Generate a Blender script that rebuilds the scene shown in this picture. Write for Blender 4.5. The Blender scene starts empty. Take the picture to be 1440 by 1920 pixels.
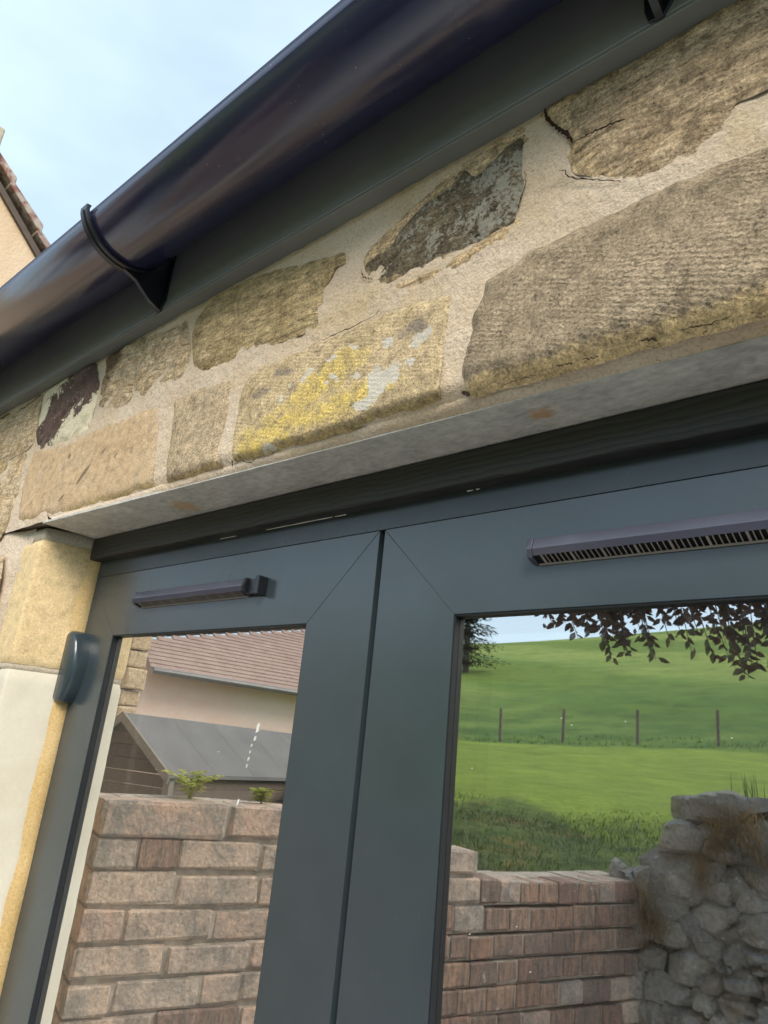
import bpy, bmesh, math, random
import numpy as np
from mathutils import Vector, Matrix, noise
from mathutils.geometry import delaunay_2d_cdt

random.seed(7)
rng = np.random.default_rng(11)
scn = bpy.context.scene
COL = scn.collection
EYE = 1.6                     # camera height; every z below is given relative to the eye

# ------------------------------------------------------------------ camera
cam_d = bpy.data.cameras.new('camera')
cam = bpy.data.objects.new('camera', cam_d)
COL.objects.link(cam)
cam_d.sensor_fit = 'HORIZONTAL'
cam_d.sensor_width = 36.0
cam_d.lens = 33.29
cam_d.clip_start = 0.02
cam_d.clip_end = 2000
_r = Vector((0.75460347, 0.64918442, 0.09556775))
_u = Vector((0.14237687, -0.30415917, 0.94192145))
_b = Vector((0.64054854, -0.69717056, -0.32194841))
cam.matrix_world = Matrix(((_r.x, _u.x, _b.x, 0), (_r.y, _u.y, _b.y, 0), (_r.z, _u.z, _b.z, EYE), (0, 0, 0, 1)))
scn.camera = cam

# ------------------------------------------------------------------ sky, sun, exposure
SUN_EL, SUN_AZ = math.radians(40), math.radians(142)     # azimuth from +Y towards +X
world = bpy.data.worlds.new('World')
scn.world = world
world.use_nodes = True
wt = world.node_tree
wt.nodes.clear()
_out = wt.nodes.new('ShaderNodeOutputWorld')
_bg = wt.nodes.new('ShaderNodeBackground')
_sky = wt.nodes.new('ShaderNodeTexSky')
_sky.sky_type = 'NISHITA'
_sky.sun_disc = False
_sky.sun_elevation = SUN_EL
_sky.sun_rotation = SUN_AZ
_sky.air_density = 1.0
_sky.dust_density = 2.0
_tc = wt.nodes.new('ShaderNodeTexCoord')
_mp = wt.nodes.new('ShaderNodeMapping')
_mp.inputs['Scale'].default_value = (1.0, 1.0, 2.2)
_nz = wt.nodes.new('ShaderNodeTexNoise')
_nz.inputs['Scale'].default_value = 1.3
_nz.inputs['Detail'].default_value = 5
_nz.inputs['Roughness'].default_value = 0.5
_rp = wt.nodes.new('ShaderNodeMapRange')
_rp.inputs['From Min'].default_value = 0.3
_rp.inputs['From Max'].default_value = 0.72
_rp.inputs['To Min'].default_value = 0.25
_rp.inputs['To Max'].default_value = 0.95
_mx = wt.nodes.new('ShaderNodeMix')
_mx.data_type = 'RGBA'
_mx.inputs[7].default_value = (4.4, 5.45, 6.15, 1)          # thin bright cloud veil
wt.links.new(_tc.outputs['Generated'], _mp.inputs['Vector'])
wt.links.new(_mp.outputs[0], _nz.inputs['Vector'])
wt.links.new(_nz.outputs[0], _rp.inputs['Value'])
wt.links.new(_rp.outputs[0], _mx.inputs[0])
wt.links.new(_sky.outputs[0], _mx.inputs[6])
wt.links.new(_mx.outputs[2], _bg.inputs['Color'])
_bg.inputs['Strength'].default_value = 0.08
wt.links.new(_bg.outputs[0], _out.inputs['Surface'])

sun_d = bpy.data.lights.new('sun', 'SUN')
sun_d.energy = 1.5
sun_d.angle = math.radians(28)
sun_d.color = (1.0, 0.92, 0.80)
sun = bpy.data.objects.new('sun', sun_d)
COL.objects.link(sun)
_sd = Vector((math.sin(SUN_AZ) * math.cos(SUN_EL), math.cos(SUN_AZ) * math.cos(SUN_EL), math.sin(SUN_EL)))
sun.rotation_euler = _sd.to_track_quat('Z', 'Y').to_euler()
sun.location = (3, -6, 9)

scn.view_settings.view_transform = 'Standard'
scn.view_settings.look = 'None'
scn.view_settings.exposure = 1.66
scn.view_settings.gamma = 1
scn.view_settings.use_curve_mapping = False
scn.cycles.use_denoising = True
scn.render.filter_size = 1.3
scn.cycles.max_bounces = 10
scn.cycles.glossy_bounces = 6
scn.cycles.transparent_max_bounces = 12

# ------------------------------------------------------------------ helpers: objects
class W:                       # collects geometry of one mesh
    def __init__(s): s.v, s.f = [], []
    def add(s, vs, fs):
        o = len(s.v)
        s.v += [tuple(p) for p in vs]
        s.f += [tuple(i + o for i in f) for f in fs]
        return s
    def box(s, x0, x1, y0, y1, z0, z1):
        return s.add([(x0,y0,z0),(x1,y0,z0),(x1,y1,z0),(x0,y1,z0),(x0,y0,z1),(x1,y0,z1),(x1,y1,z1),(x0,y1,z1)],
                     [(0,3,2,1),(4,5,6,7),(0,1,5,4),(1,2,6,5),(2,3,7,6),(3,0,4,7)])
    def prism(s, pts, axis, a0, a1):   # pts 2D outline, extruded along axis 'x','y','z'
        n = len(pts)
        def P(p, a):
            return (a, p[0], p[1]) if axis == 'x' else (p[0], a, p[1]) if axis == 'y' else (p[0], p[1], a)
        vs = [P(p, a0) for p in pts] + [P(p, a1) for p in pts]
        fs = [tuple(range(n))[::-1], tuple(range(n, 2*n))] + [(i, (i+1) % n, n + (i+1) % n, n + i) for i in range(n)]
        return s.add(vs, fs)
    def tube(s, pts, rad, seg=6):
        pts = [Vector(p) for p in pts]
        rs = rad if isinstance(rad, (list, tuple)) else [rad] * len(pts)
        o = len(s.v)
        for i, p in enumerate(pts):
            d = (pts[min(i+1, len(pts)-1)] - pts[max(i-1, 0)]).normalized()
            a = d.cross(Vector((0, 0, 1)) if abs(d.z) < .9 else Vector((1, 0, 0))).normalized()
            b = d.cross(a)
            for k in range(seg):
                t = 2*math.pi*k/seg
                s.v.append(tuple(p + (a*math.cos(t) + b*math.sin(t)) * rs[i]))
        for i in range(len(pts)-1):
            for k in range(seg):
                s.f.append((o+i*seg+k, o+i*seg+(k+1) % seg, o+(i+1)*seg+(k+1) % seg, o+(i+1)*seg+k))
        s.f.append(tuple(o+k for k in range(seg))[::-1])
        s.f.append(tuple(o+(len(pts)-1)*seg+k for k in range(seg)))
        return s

BASE = {}
def link_props(o, label=None, cat=None, group=None, kind=None):
    if label: o['label'] = label
    if cat: o['category'] = cat
    if group: o['group'] = group
    if kind: o['kind'] = kind
def thing(name, loc, label, cat, group=None):
    o = bpy.data.objects.new(name, None)
    COL.objects.link(o)
    o.empty_display_size = 0.05
    o.location = (loc[0], loc[1], loc[2] + EYE)
    BASE[o] = Vector(loc)
    link_props(o, label, cat, group)
    return o
def obj(name, geo, m, parent=None, bevel=0, smooth=False, kind=None, seg=2, label=None, cat=None, group=None, attrs=None):
    base = BASE[parent] if parent else Vector((0, 0, 0))
    me = bpy.data.meshes.new(name)
    if isinstance(geo, W):
        vs, fs = geo.v, geo.f
    else:
        vs, fs = geo
    va = np.asarray(vs, dtype=float) - np.array(base)
    off = np.zeros(3)
    if parent is None:
        off = np.array([0, 0, EYE])
    me.from_pydata((va + off).tolist(), [], fs)
    if attrs:
        for k, a in attrs.items():
            at = me.attributes.new(k, 'FLOAT', 'POINT')
            at.data.foreach_set('value', np.asarray(a, dtype=np.float32))
    me.update()
    bm = bmesh.new(); bm.from_mesh(me)
    if not attrs:
        bmesh.ops.recalc_face_normals(bm, faces=bm.faces)
    if bevel:
        bmesh.ops.bevel(bm, geom=[e for e in bm.edges if len(e.link_faces) == 2 and e.calc_face_angle(0) > 0.5], offset=bevel, segments=seg, affect='EDGES', profile=0.5, clamp_overlap=True)
    bm.to_mesh(me); bm.free()
    if smooth:
        me.polygons.foreach_set('use_smooth', [True] * len(me.polygons))
    me.materials.append(m)
    o = bpy.data.objects.new(name, me)
    COL.objects.link(o)
    if parent:
        o.parent = parent
        BASE[o] = BASE[parent]
    else:
        BASE[o] = Vector((0, 0, 0))
    link_props(o, label, cat, group, kind)
    return o

# ------------------------------------------------------------------ helpers: noise in numpy
def _hash(ix, iy, seed):
    h = (ix.astype(np.int64) * 374761393 + iy.astype(np.int64) * 668265263 + seed * 1442695041) & 0x7fffffff
    h = ((h ^ (h >> 13)) * 1274126177) & 0x7fffffff
    return ((h ^ (h >> 16)) & 0xffff) / 65535.0
def vn(x, y, seed=0):
    x = np.asarray(x, float); y = np.asarray(y, float)
    ix, iy = np.floor(x), np.floor(y)
    fx, fy = x - ix, y - iy
    fx = fx*fx*(3-2*fx); fy = fy*fy*(3-2*fy)
    a = _hash(ix, iy, seed); b = _hash(ix+1, iy, seed); c = _hash(ix, iy+1, seed); d = _hash(ix+1, iy+1, seed)
    return (a*(1-fx) + b*fx)*(1-fy) + (c*(1-fx) + d*fx)*fy
def fbm(x, y, seed=0, octv=4, gain=.5):
    s, a, t = 0, 1, 0
    for i in range(octv):
        s = s + a*vn(np.asarray(x)*2**i + 17*i, np.asarray(y)*2**i - 9*i, seed+i)
        t += a; a *= gain
    return s/t*2-1
def sstep(a, b, x):
    t = np.clip((x-a)/(b-a), 0, 1)
    return t*t*(3-2*t)

# ------------------------------------------------------------------ helpers: materials
class M:
    def __init__(s, name):
        s.m = bpy.data.materials.new(name); s.m.use_nodes = True
        s.t = s.m.node_tree; s.t.nodes.clear()
        s.out = s.t.nodes.new('ShaderNodeOutputMaterial')
        s.pos = s.n('ShaderNodeNewGeometry').outputs['Position']
    def n(s, typ, **kw):
        n = s.t.nodes.new(typ)
        for k, v in kw.items(): setattr(n, k, v)
        return n
    def l(s, a, b): s.t.links.new(a, b)
    def put(s, sock, v):
        if hasattr(v, 'is_linked') or isinstance(v, bpy.types.NodeSocket): s.l(v, sock)
        else: sock.default_value = v
    def map(s, scale=(1,1,1), rot=(0,0,0), src=None):
        n = s.n('ShaderNodeMapping'); s.l(src or s.pos, n.inputs['Vector'])
        n.inputs['Scale'].default_value = scale; n.inputs['Rotation'].default_value = rot
        return n.outputs[0]
    def noise(s, scale, detail=3, rough=.55, vec=None, dist=0):
        n = s.n('ShaderNodeTexNoise'); s.l(vec or s.pos, n.inputs['Vector'])
        n.inputs['Scale'].default_value = scale; n.inputs['Detail'].default_value = detail
        n.inputs['Roughness'].default_value = rough; n.inputs['Distortion'].default_value = dist
        return n.outputs[0]
    def voro(s, scale, vec=None, feat='F1', out=0):
        n = s.n('ShaderNodeTexVoronoi'); n.feature = feat; s.l(vec or s.pos, n.inputs['Vector'])
        n.inputs['Scale'].default_value = scale
        return n.outputs[out]
    def ramp(s, fac, stops):
        n = s.n('ShaderNodeValToRGB'); s.l(fac, n.inputs[0])
        cr = n.color_ramp
        while len(cr.elements) > 1: cr.elements.remove(cr.elements[-1])
        for i, (p, c) in enumerate(stops):
            e = cr.elements[0] if i == 0 else cr.elements.new(p)
            e.position = p
            e.color = (c, c, c, 1) if isinstance(c, (int, float)) else tuple(c) + (1,)
        return n.outputs[0]
    def rng(s, v, a, b, c=0, d=1):
        n = s.n('ShaderNodeMapRange'); s.put(n.inputs['Value'], v)
        for k, x in zip(('From Min', 'From Max', 'To Min', 'To Max'), (a, b, c, d)): n.inputs[k].default_value = x
        return n.outputs[0]
    def math(s, op, a, b=0):
        n = s.n('ShaderNodeMath', operation=op); s.put(n.inputs[0], a); s.put(n.inputs[1], b)
        return n.outputs[0]
    def mix(s, fac, a, b, mode='MIX'):
        n = s.n('ShaderNodeMix', data_type='RGBA', blend_type=mode)
        s.put(n.inputs[0], fac)
        for i, c in ((6, a), (7, b)):
            s.put(n.inputs[i], c if isinstance(c, bpy.types.NodeSocket) else tuple(c) + (1,))
        return n.outputs[2]
    def attr(s, name):
        return s.n('ShaderNodeAttribute', attribute_name=name).outputs['Fac']
    def bump(s, h, strength=.5, dist=.002, prev=None):
        n = s.n('ShaderNodeBump'); s.l(h, n.inputs['Height'])
        n.inputs['Strength'].default_value = strength; n.inputs['Distance'].default_value = dist
        if prev: s.l(prev, n.inputs['Normal'])
        return n.outputs[0]
    def bsdf(s, color, rough=.8, metal=0, normal=None, spec=.5, coat=0):
        n = s.n('ShaderNodeBsdfPrincipled')
        s.put(n.inputs['Base Color'], color if isinstance(color, bpy.types.NodeSocket) else tuple(color) + (1,))
        s.put(n.inputs['Roughness'], rough)
        n.inputs['Metallic'].default_value = metal
        n.inputs['Specular IOR Level'].default_value = spec
        n.inputs['Coat Weight'].default_value = coat
        if normal: s.l(normal, n.inputs['Normal'])
        s.l(n.outputs[0], s.out.inputs['Surface'])
        return n
def rnd_of(m):
    return m.n('ShaderNodeObjectInfo').outputs['Random']

def stone_mat(name, cols, yel=None, white=None, dark=None, bot=None, tool=0.0, tool_rot=.0, grain=1.0, big=14, patch=None, streak=None):
    m = M(name)
    n1 = m.noise(big, 5, .62)
    c = m.ramp(n1, cols)
    fine = m.noise(330, 4, .85)
    mid = m.noise(70, 5, .72)
    if patch:                                       # a second colour in irregular patches
        p = m.rng(m.noise(patch[0], 6, .7), patch[1]-.035, patch[1]+.035)
        c = m.mix(p, c, patch[2])
    if dark:
        d = m.rng(m.math('ADD', m.attr('dark'), m.math('MULTIPLY', m.math('SUBTRACT', mid, .5), .9)), .42, .6)
        c = m.mix(d, c, dark)
    if yel:
        y = m.rng(m.math('ADD', m.attr('yel'), m.math('MULTIPLY', m.math('SUBTRACT', mid, .5), 2.2)), .35, 1.25)
        c = m.mix(y, c, yel)
    if bot:
        b = m.rng(m.math('ADD', m.attr('bot'), m.math('MULTIPLY', m.math('SUBTRACT', mid, .5), .7)), .4, .62)
        c = m.mix(b, c, bot)
    c = m.mix(grain, c, m.ramp(fine, [(.36, .30), (.47, .9), (.55, 1.1), (.66, 1.65)]), 'MULTIPLY')
    c = m.mix(.85*min(1, grain+.1), c, m.ramp(mid, [(.34, .42), (.46, .92), (.55, 1.08), (.68, 1.5)]), 'MULTIPLY')
    st = None
    if streak: c = m.mix(1.0, c, (1.10, .985, .91), 'MULTIPLY')
    if streak:                                      # cleavage lines of the slaty rubble
        st = m.noise(34, 6, .75, vec=m.map((1, 1, 6), (0, streak, 0)), dist=.4)
        c = m.mix(.85, c, m.ramp(st, [(.33, .40), (.5, 1.0), (.66, 1.55)]), 'MULTIPLY')
    pit = m.math('MULTIPLY', m.rng(m.voro(170), .20, .10), m.rng(m.noise(45, 3), .52, .56))
    c = m.mix(m.math('MULTIPLY', pit, .75 if grain > .6 else .35), c, (.05, .04, .03))
    if white:
        w = m.rng(m.math('ADD', m.attr('white'), m.math('MULTIPLY', m.math('SUBTRACT', m.noise(150, 4, .75), .5), 1.5)), .46, .56)
        wc = m.mix(m.rng(fine, .35, .6), tuple(.72*x for x in white), white)
        c = m.mix(w, c, wc)
    nrm = m.bump(fine, .8 * grain, .0028)
    nrm = m.bump(mid, .75*min(1, grain), .0045, nrm)
    if st: nrm = m.bump(st, .8, .006, nrm)
    if tool:
        wv = m.n('ShaderNodeTexWave', wave_type='BANDS', bands_direction='Z')
        m.l(m.map(rot=(0, tool_rot, 0)), wv.inputs['Vector'])
        wv.inputs['Scale'].default_value = 58
        wv.inputs['Distortion'].default_value = 5.0
        wv.inputs['Detail'].default_value = 3
        wv.inputs['Detail Scale'].default_value = 3.2
        msk = m.rng(m.noise(11, 4), .42, .62, .0, 1.0)
        h = m.math('MULTIPLY', wv.outputs[1], msk)
        nrm = m.bump(h, tool*.6, .002, nrm)
        c = m.mix(.30, c, m.ramp(h, [(0, .70), (.6, 1.10)]), 'MULTIPLY')
    m.bsdf(c, .92, normal=nrm, spec=.25)
    return m.m

def mortar_mat(name, base, hi, lo, bumpy=1.0):
    m = M(name)
    fine = m.noise(300, 4, .8); mid = m.noise(90, 4, .65); big = m.noise(7, 4, .6)
    c = m.ramp(big, [(.3, lo), (.5, base), (.72, hi)])
    c = m.mix(m.rng(m.noise(11, 5, .7), .52, .68, 0, .6), c, tuple(x*y for x, y in zip(lo, (1.0, .98, .85))))
    c = m.mix(.7, c, m.ramp(fine, [(.28, .48), (.5, 1.0), (.72, 1.3)]), 'MULTIPLY')
    spk = m.rng(m.voro(190), .06, .18)               # little pits and dark grains
    gate = m.rng(m.noise(50, 3), .55, .60)
    c = m.mix(m.math('MULTIPLY', m.math('SUBTRACT', 1, spk), gate), c, (.14, .10, .06))
    nrm = m.bump(fine, .7*bumpy, .0022)
    nrm = m.bump(mid, .7*bumpy, .005, nrm)
    m.bsdf(c, .95, normal=nrm, spec=.2)
    return m.m

def plain(name, col, rough=.5, spec=.5, metal=0, var=.12, nscale=30, bumpd=0, coat=0):
    m = M(name)
    n1 = m.noise(nscale, 4, .6)
    c = m.mix(1.0, col, m.ramp(n1, [(.3, 1-var), (.7, 1+var)]), 'MULTIPLY')
    r = m.rng(m.noise(nscale*.4, 4, .6), .3, .7, rough*.85, min(1, rough*1.15))
    nrm = m.bump(m.noise(nscale*8, 2), .2, bumpd) if bumpd else None
    m.bsdf(c, r, metal, nrm, spec, coat)
    return m.m

MT = {}
MT['mortar'] = mortar_mat('lime_mortar', (.60,.495,.385), (.66,.555,.445), (.55,.43,.295))
MT['mortar_grey'] = mortar_mat('grey_mortar', (.46,.41,.33), (.52,.47,.39), (.40,.34,.26), .5)
MT['mortar_yellow'] = mortar_mat('ochre_mortar', (.56,.40,.19), (.62,.47,.26), (.50,.35,.15), .35)
MT['big'] = stone_mat('tooled_brown_sandstone', [(.25,(.25,.195,.13)),(.45,(.32,.255,.175)),(.6,(.37,.295,.205)),(.75,(.285,.225,.15))], bot=(.64,.48,.26), tool=.7, tool_rot=-.38, grain=.8)
MT['buff'] = stone_mat('buff_sandstone', [(.25,(.46,.33,.20)),(.5,(.51,.375,.235)),(.75,(.48,.37,.255))], bot=(.54,.40,.21), dark=(.22,.16,.10), grain=.5)
MT['small'] = stone_mat('small_tooled_sandstone', [(.25,(.40,.31,.20)),(.5,(.48,.375,.25)),(.75,(.44,.345,.235))], bot=(.54,.40,.21), tool=.6, tool_rot=.5, grain=.8)
MT['lichen'] = stone_mat('lichened_sandstone', [(.25,(.42,.33,.20)),(.45,(.50,.39,.235)),(.6,(.55,.43,.27)),(.75,(.40,.32,.22))], yel=(.60,.455,.135), white=(.64,.60,.52), bot=(.50,.38,.19), dark=(.24,.20,.16), tool=.35, tool_rot=-.3, grain=.75)
MT['slate'] = stone_mat('dark_slate_stone', [(.25,(.085,.08,.058)),(.45,(.14,.125,.09)),(.6,(.20,.18,.13)),(.75,(.11,.10,.065))], white=(.42,.40,.33), yel=(.56,.46,.29), patch=(24,.62,(.28,.25,.18)), big=26, streak=.95)
MT['green'] = stone_mat('greenish_rubble_stone', [(.2,(.27,.22,.12)),(.42,(.40,.335,.19)),(.58,(.48,.41,.25)),(.78,(.34,.28,.16))], dark=(.17,.15,.09), patch=(13,.6,(.52,.46,.32)), streak=.9, grain=.8)
MT['pale'] = stone_mat('pale_rubble_stone', [(.25,(.36,.29,.18)),(.45,(.50,.42,.28)),(.62,(.58,.51,.37)),(.8,(.42,.34,.21))], dark=(.15,.115,.07), patch=(15,.6,(.56,.51,.39)), streak=1.0, grain=.8)
MT['purple'] = stone_mat('purple_stone_with_pale_lichen', [(.3,(.095,.062,.052)),(.6,(.13,.09,.075))], white=(.74,.67,.50), dark=(.04,.035,.03), yel=(.45,.46,.42), grain=.6)
MT['crag'] = stone_mat('grey_brown_rubble_stone', [(.2,(.30,.24,.155)),(.42,(.43,.355,.24)),(.58,(.52,.44,.31)),(.78,(.36,.285,.18))], patch=(12,.58,(.60,.53,.40)), dark=(.17,.135,.10), yel=(.62,.51,.32), big=20, streak=.5, grain=.85)
MT['quoin'] = stone_mat('yellow_quoin_sandstone', [(.25,(.60,.455,.245)),(.5,(.66,.51,.295)),(.75,(.62,.49,.29))], grain=.35, big=9)
m = M('cream_painted_stone')
_e = m.rng(m.noise(6, 4, .6), .35, .7)
_c = m.mix(_e, (.58,.54,.44), (.68,.645,.55))
_c = m.mix(m.rng(m.noise(160, 3), .3, .7), _c, m.mix(.1, _c, (.3,.25,.15)))
m.bsdf(_c, .85, normal=m.bump(m.noise(60, 4), .3, .002), spec=.3); MT['cream'] = m.m

# galvanised / zinc grey lintel with stains
m = M('weathered_lintel_metal')
sp = m.ramp(m.noise(60, 5, .75, vec=m.map((1,2.2,1), (0,0,.6))), [(.35,.72),(.5,1.0),(.66,1.2)])
_c = m.mix(m.rng(m.noise(16, 5, .7), .35, .65), (.43,.42,.385), (.60,.585,.53))
_c = m.mix(.25, _c, m.ramp(m.noise(120, 2), [(.3,.75),(.7,1.2)]), 'MULTIPLY')
_c = m.mix(m.rng(m.noise(9, 3), .665, .72), _c, (.46,.31,.15))
_c = m.mix(.8, _c, sp, 'MULTIPLY')
for _p, _r in (((-.317, .561, .3315), .016), ((-.93, .56, .3315), .028)):
    _d = m.n('ShaderNodeVectorMath', operation='DISTANCE'); m.l(m.pos, _d.inputs[0]); _d.inputs[1].default_value = (_p[0], _p[1], _p[2]+EYE)
    _dd = m.math('ADD', _d.outputs['Value'], m.math('MULTIPLY', m.math('SUBTRACT', m.noise(90, 4, .7), .5), .03))
    _c = m.mix(m.rng(_dd, _r, _r*.4, 0, .75), _c, (.50,.30,.12))
m.bsdf(_c, m.rng(m.noise(30,3), .3, .7, .42, .62), .15, m.bump(m.noise(60, 3), .15, .001), .5); MT['lintel'] = m.m

# paints and plastics
def satin(name, col, rough, spec=.5, dust=.0, streak=False, bumpd=.0002):
    m = M(name)
    n1 = m.noise(7, 4, .6)
    c = m.mix(1.0, col, m.ramp(n1, [(.3,.9),(.7,1.1)]), 'MULTIPLY')
    if dust:
        g = m.math('MULTIPLY', m.rng(m.voro(95), .10, .02), m.rng(m.noise(14, 3), .54, .62))
        c = m.mix(m.math('MULTIPLY', g, dust), c, (.45,.45,.42))
        c = m.mix(m.math('MULTIPLY', m.rng(m.noise(30, 6, .75), .62, .85), dust*.35), c, (.3,.3,.28))
    r = m.rng(m.noise(5, 4, .65), .3, .7, rough*.85, rough*1.2)
    vec = m.map((2, 60, 60)) if streak else m.pos
    nrm = m.bump(m.noise(12 if streak else 300, 2, vec=vec), .12, bumpd)
    m.bsdf(c, r, 0, nrm, spec)
    return m.m
MT['door'] = satin('anthracite_door_paint', (.034,.048,.057), .23, .75, dust=.08)
MT['frame'] = satin('anthracite_frame_paint', (.038,.050,.058), .30, .5, dust=.2)
MT['gutter'] = satin('black_gutter_plastic', (.020,.022,.060), .16, .9, dust=.6, streak=True, bumpd=.0006)
MT['bracket'] = satin('black_bracket_plastic', (.010,.011,.016), .28, .5)
MT['fascia'] = satin('dark_grey_fascia', (.18,.187,.19), .40, .45, dust=.4)
MT['soffit'] = satin('grey_fascia_return', (.16,.17,.16), .45, .4)
MT['gasket'] = satin('black_rubber_gasket', (.012,.014,.017), .5, .35)
MT['vent'] = satin('vent_cover_plastic', (.055,.057,.085), .16, 1.0)
MT['vent_black'] = satin('vent_end_cap_plastic', (.012,.014,.020), .3, .5)
MT['grille'] = satin('vent_grille_plastic', (.30,.26,.24), .5, .4)
MT['hole'] = plain('vent_inside_shade', (.008,.008,.01), .8, .2)
MT['hinge'] = satin('hinge_cover_plastic', (.030,.045,.055), .2, .6)
MT['sealant'] = plain('white_sealant', (.6,.6,.55), .6)
m = M('stained_frame_timber')
_wv = m.n('ShaderNodeTexWave', wave_type='BANDS', bands_direction='Z', wave_profile='SAW')
m.l(m.map((.35, 1, 1)), _wv.inputs['Vector'])
_wv.inputs['Scale'].default_value = 42; _wv.inputs['Distortion'].default_value = 7; _wv.inputs['Detail'].default_value = 3; _wv.inputs['Detail Scale'].default_value = .9
_h = _wv.outputs[1]
_c = m.mix(m.rng(_h, 0, 1, .1, .8), (.050,.050,.046), (.013,.015,.016))
m.bsdf(_c, .5, normal=m.bump(_h, .45, .0012), spec=.35); MT['timber'] = m.m
MT['spacer'] = plain('bronze_spacer_bar', (.07,.055,.04), .4, .5, .5)
# coated double glazing: outer pane mirrors strongly, inner pane weakly
def glass(name, f0, tint):
    m = M(name)
    tr = m.n('ShaderNodeBsdfTransparent'); tr.inputs[0].default_value = tint + (1,)
    gl = m.n('ShaderNodeBsdfGlossy'); gl.inputs['Roughness'].default_value = 0.012
    gl.inputs['Color'].default_value = (.97, .985, .98, 1)
    df = m.n('ShaderNodeBsdfDiffuse'); df.inputs[0].default_value = (.5,.48,.44,1)
    lw = m.n('ShaderNodeLayerWeight'); lw.inputs['Blend'].default_value = .35
    fac = m.rng(lw.outputs['Facing'], 0, 1, f0, min(1, f0+.42))
    mx = m.n('ShaderNodeMixShader'); m.l(fac, mx.inputs[0]); m.l(tr.outputs[0], mx.inputs[1]); m.l(gl.outputs[0], mx.inputs[2])
    mx2 = m.n('ShaderNodeMixShader')
    haze_specks = m.math('ADD', m.rng(lw.outputs['Facing'], .26, .80, .014, .20), m.math('MULTIPLY', m.rng(m.voro(130), .05, .015), m.rng(m.noise(9, 3), .55, .62, 0, .5)))  # washed-out grazing haze painted as a diffuse veil, plus real specks
    m.l(haze_specks, mx2.inputs[0]); m.l(mx.outputs[0], mx2.inputs[1]); m.l(df.outputs[0], mx2.inputs[2])
    m.l(mx2.outputs[0], m.out.inputs['Surface'])
    return m.m
MT['glass'] = glass('coated_glass_outer_pane', .60, (.9,.92,.9))
MT['glass_in'] = glass('clear_glass_inner_pane', .45, (.8,.82,.8))
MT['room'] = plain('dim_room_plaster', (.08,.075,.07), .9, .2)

# ================================================================== the house wall
Y0 = .5
house = thing('stone_wall', (-1.28, Y0, -EYE), 'old stone house wall of sandstone blocks and rubble in pale mortar above the dark glazed doors', 'wall')

def inside(px, py, poly):
    r = np.zeros(px.shape, bool)
    n = len(poly); j = n-1
    for i in range(n):
        xi, yi = poly[i]; xj, yj = poly[j]
        c = ((yi > py) != (yj > py)) & (px < (xj-xi)*(py-yi)/((yj-yi) or 1e-12)+xi)
        r ^= c; j = i
    return r
def segdist(px, py, poly):
    d = np.full(px.shape, 1e9); which = np.zeros(px.shape, int)
    n = len(poly)
    for i in range(n):
        a = np.array(poly[i]); b = np.array(poly[(i+1) % n]); ab = b-a
        L = ab@ab or 1e-12
        t = np.clip(((px-a[0])*ab[0]+(py-a[1])*ab[1])/L, 0, 1)
        q = np.hypot(px-a[0]-t*ab[0], py-a[1]-t*ab[1])
        k = q < d; d[k] = q[k]; which[k] = i
    return d, which
def soften(poly, step, jit, seed, cut=.18):
    p = [np.array(q, float) for q in poly]
    o = []
    for i in range(len(p)):
        a, b = p[i], p[(i+1) % len(p)]
        o += [a*(1-cut)+b*cut, a*cut+b*(1-cut)]
    out = []
    for i in range(len(o)):
        a, b = o[i], o[(i+1) % len(o)]
        k = max(1, int(np.hypot(*(b-a))/step))
        for j in range(k): out.append(a+(b-a)*j/k)
    o = np.array(out)
    nx = vn(o[:,0]/(step*2.2), o[:,1]/(step*2.2), seed)-.5
    ny = vn(o[:,0]/(step*2.2)+50, o[:,1]/(step*2.2), seed+3)-.5
    o[:,0] += nx*2*jit; o[:,1] += ny*2*jit
    return [tuple(q) for q in o]
def stone_geo(poly, sp, prof, seed, jit=.002, step=.006, cut=.18):
    """triangulated face of one stone; prof(x, z, d) -> depth towards the viewer (m)"""
    b = soften(poly, step, jit, seed, cut)
    A = np.array(b)
    gx = np.arange(A[:,0].min(), A[:,0].max(), sp); gz = np.arange(A[:,1].min(), A[:,1].max(), sp*.87)
    X, Z = np.meshgrid(gx, gz); X[1::2] += sp*.5
    X = X.ravel() + (rng.random(X.size)-.5)*sp*.3; Z = Z.ravel() + (rng.random(Z.size)-.5)*sp*.3
    k = inside(X, Z, b); X, Z = X[k], Z[k]
    d, _ = segdist(X, Z, b)
    k = d > sp*.55; X, Z, d = X[k], Z[k], d[k]
    vs = [Vector(q) for q in b] + [Vector((x, z)) for x, z in zip(X, Z)]
    r = delaunay_2d_cdt(vs, [], [list(range(len(b)))], 1, 1e-7)
    V = np.array([tuple(v) for v in r[0]])
    F = [tuple(f) for f in r[2]]
    d, _ = segdist(V[:,0], V[:,1], b)
    return V[:,0], V[:,1], d, F, b
def orient(x, y, z, F):
    # face normals towards -Y
    out = []
    for f in F:
        a, b, c = f[:3]
        ny = (z[b]-z[a])*(x[c]-x[a]) - (x[b]-x[a])*(z[c]-z[a])
        out.append(f if ny < 0 else f[::-1])
    return out

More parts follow.
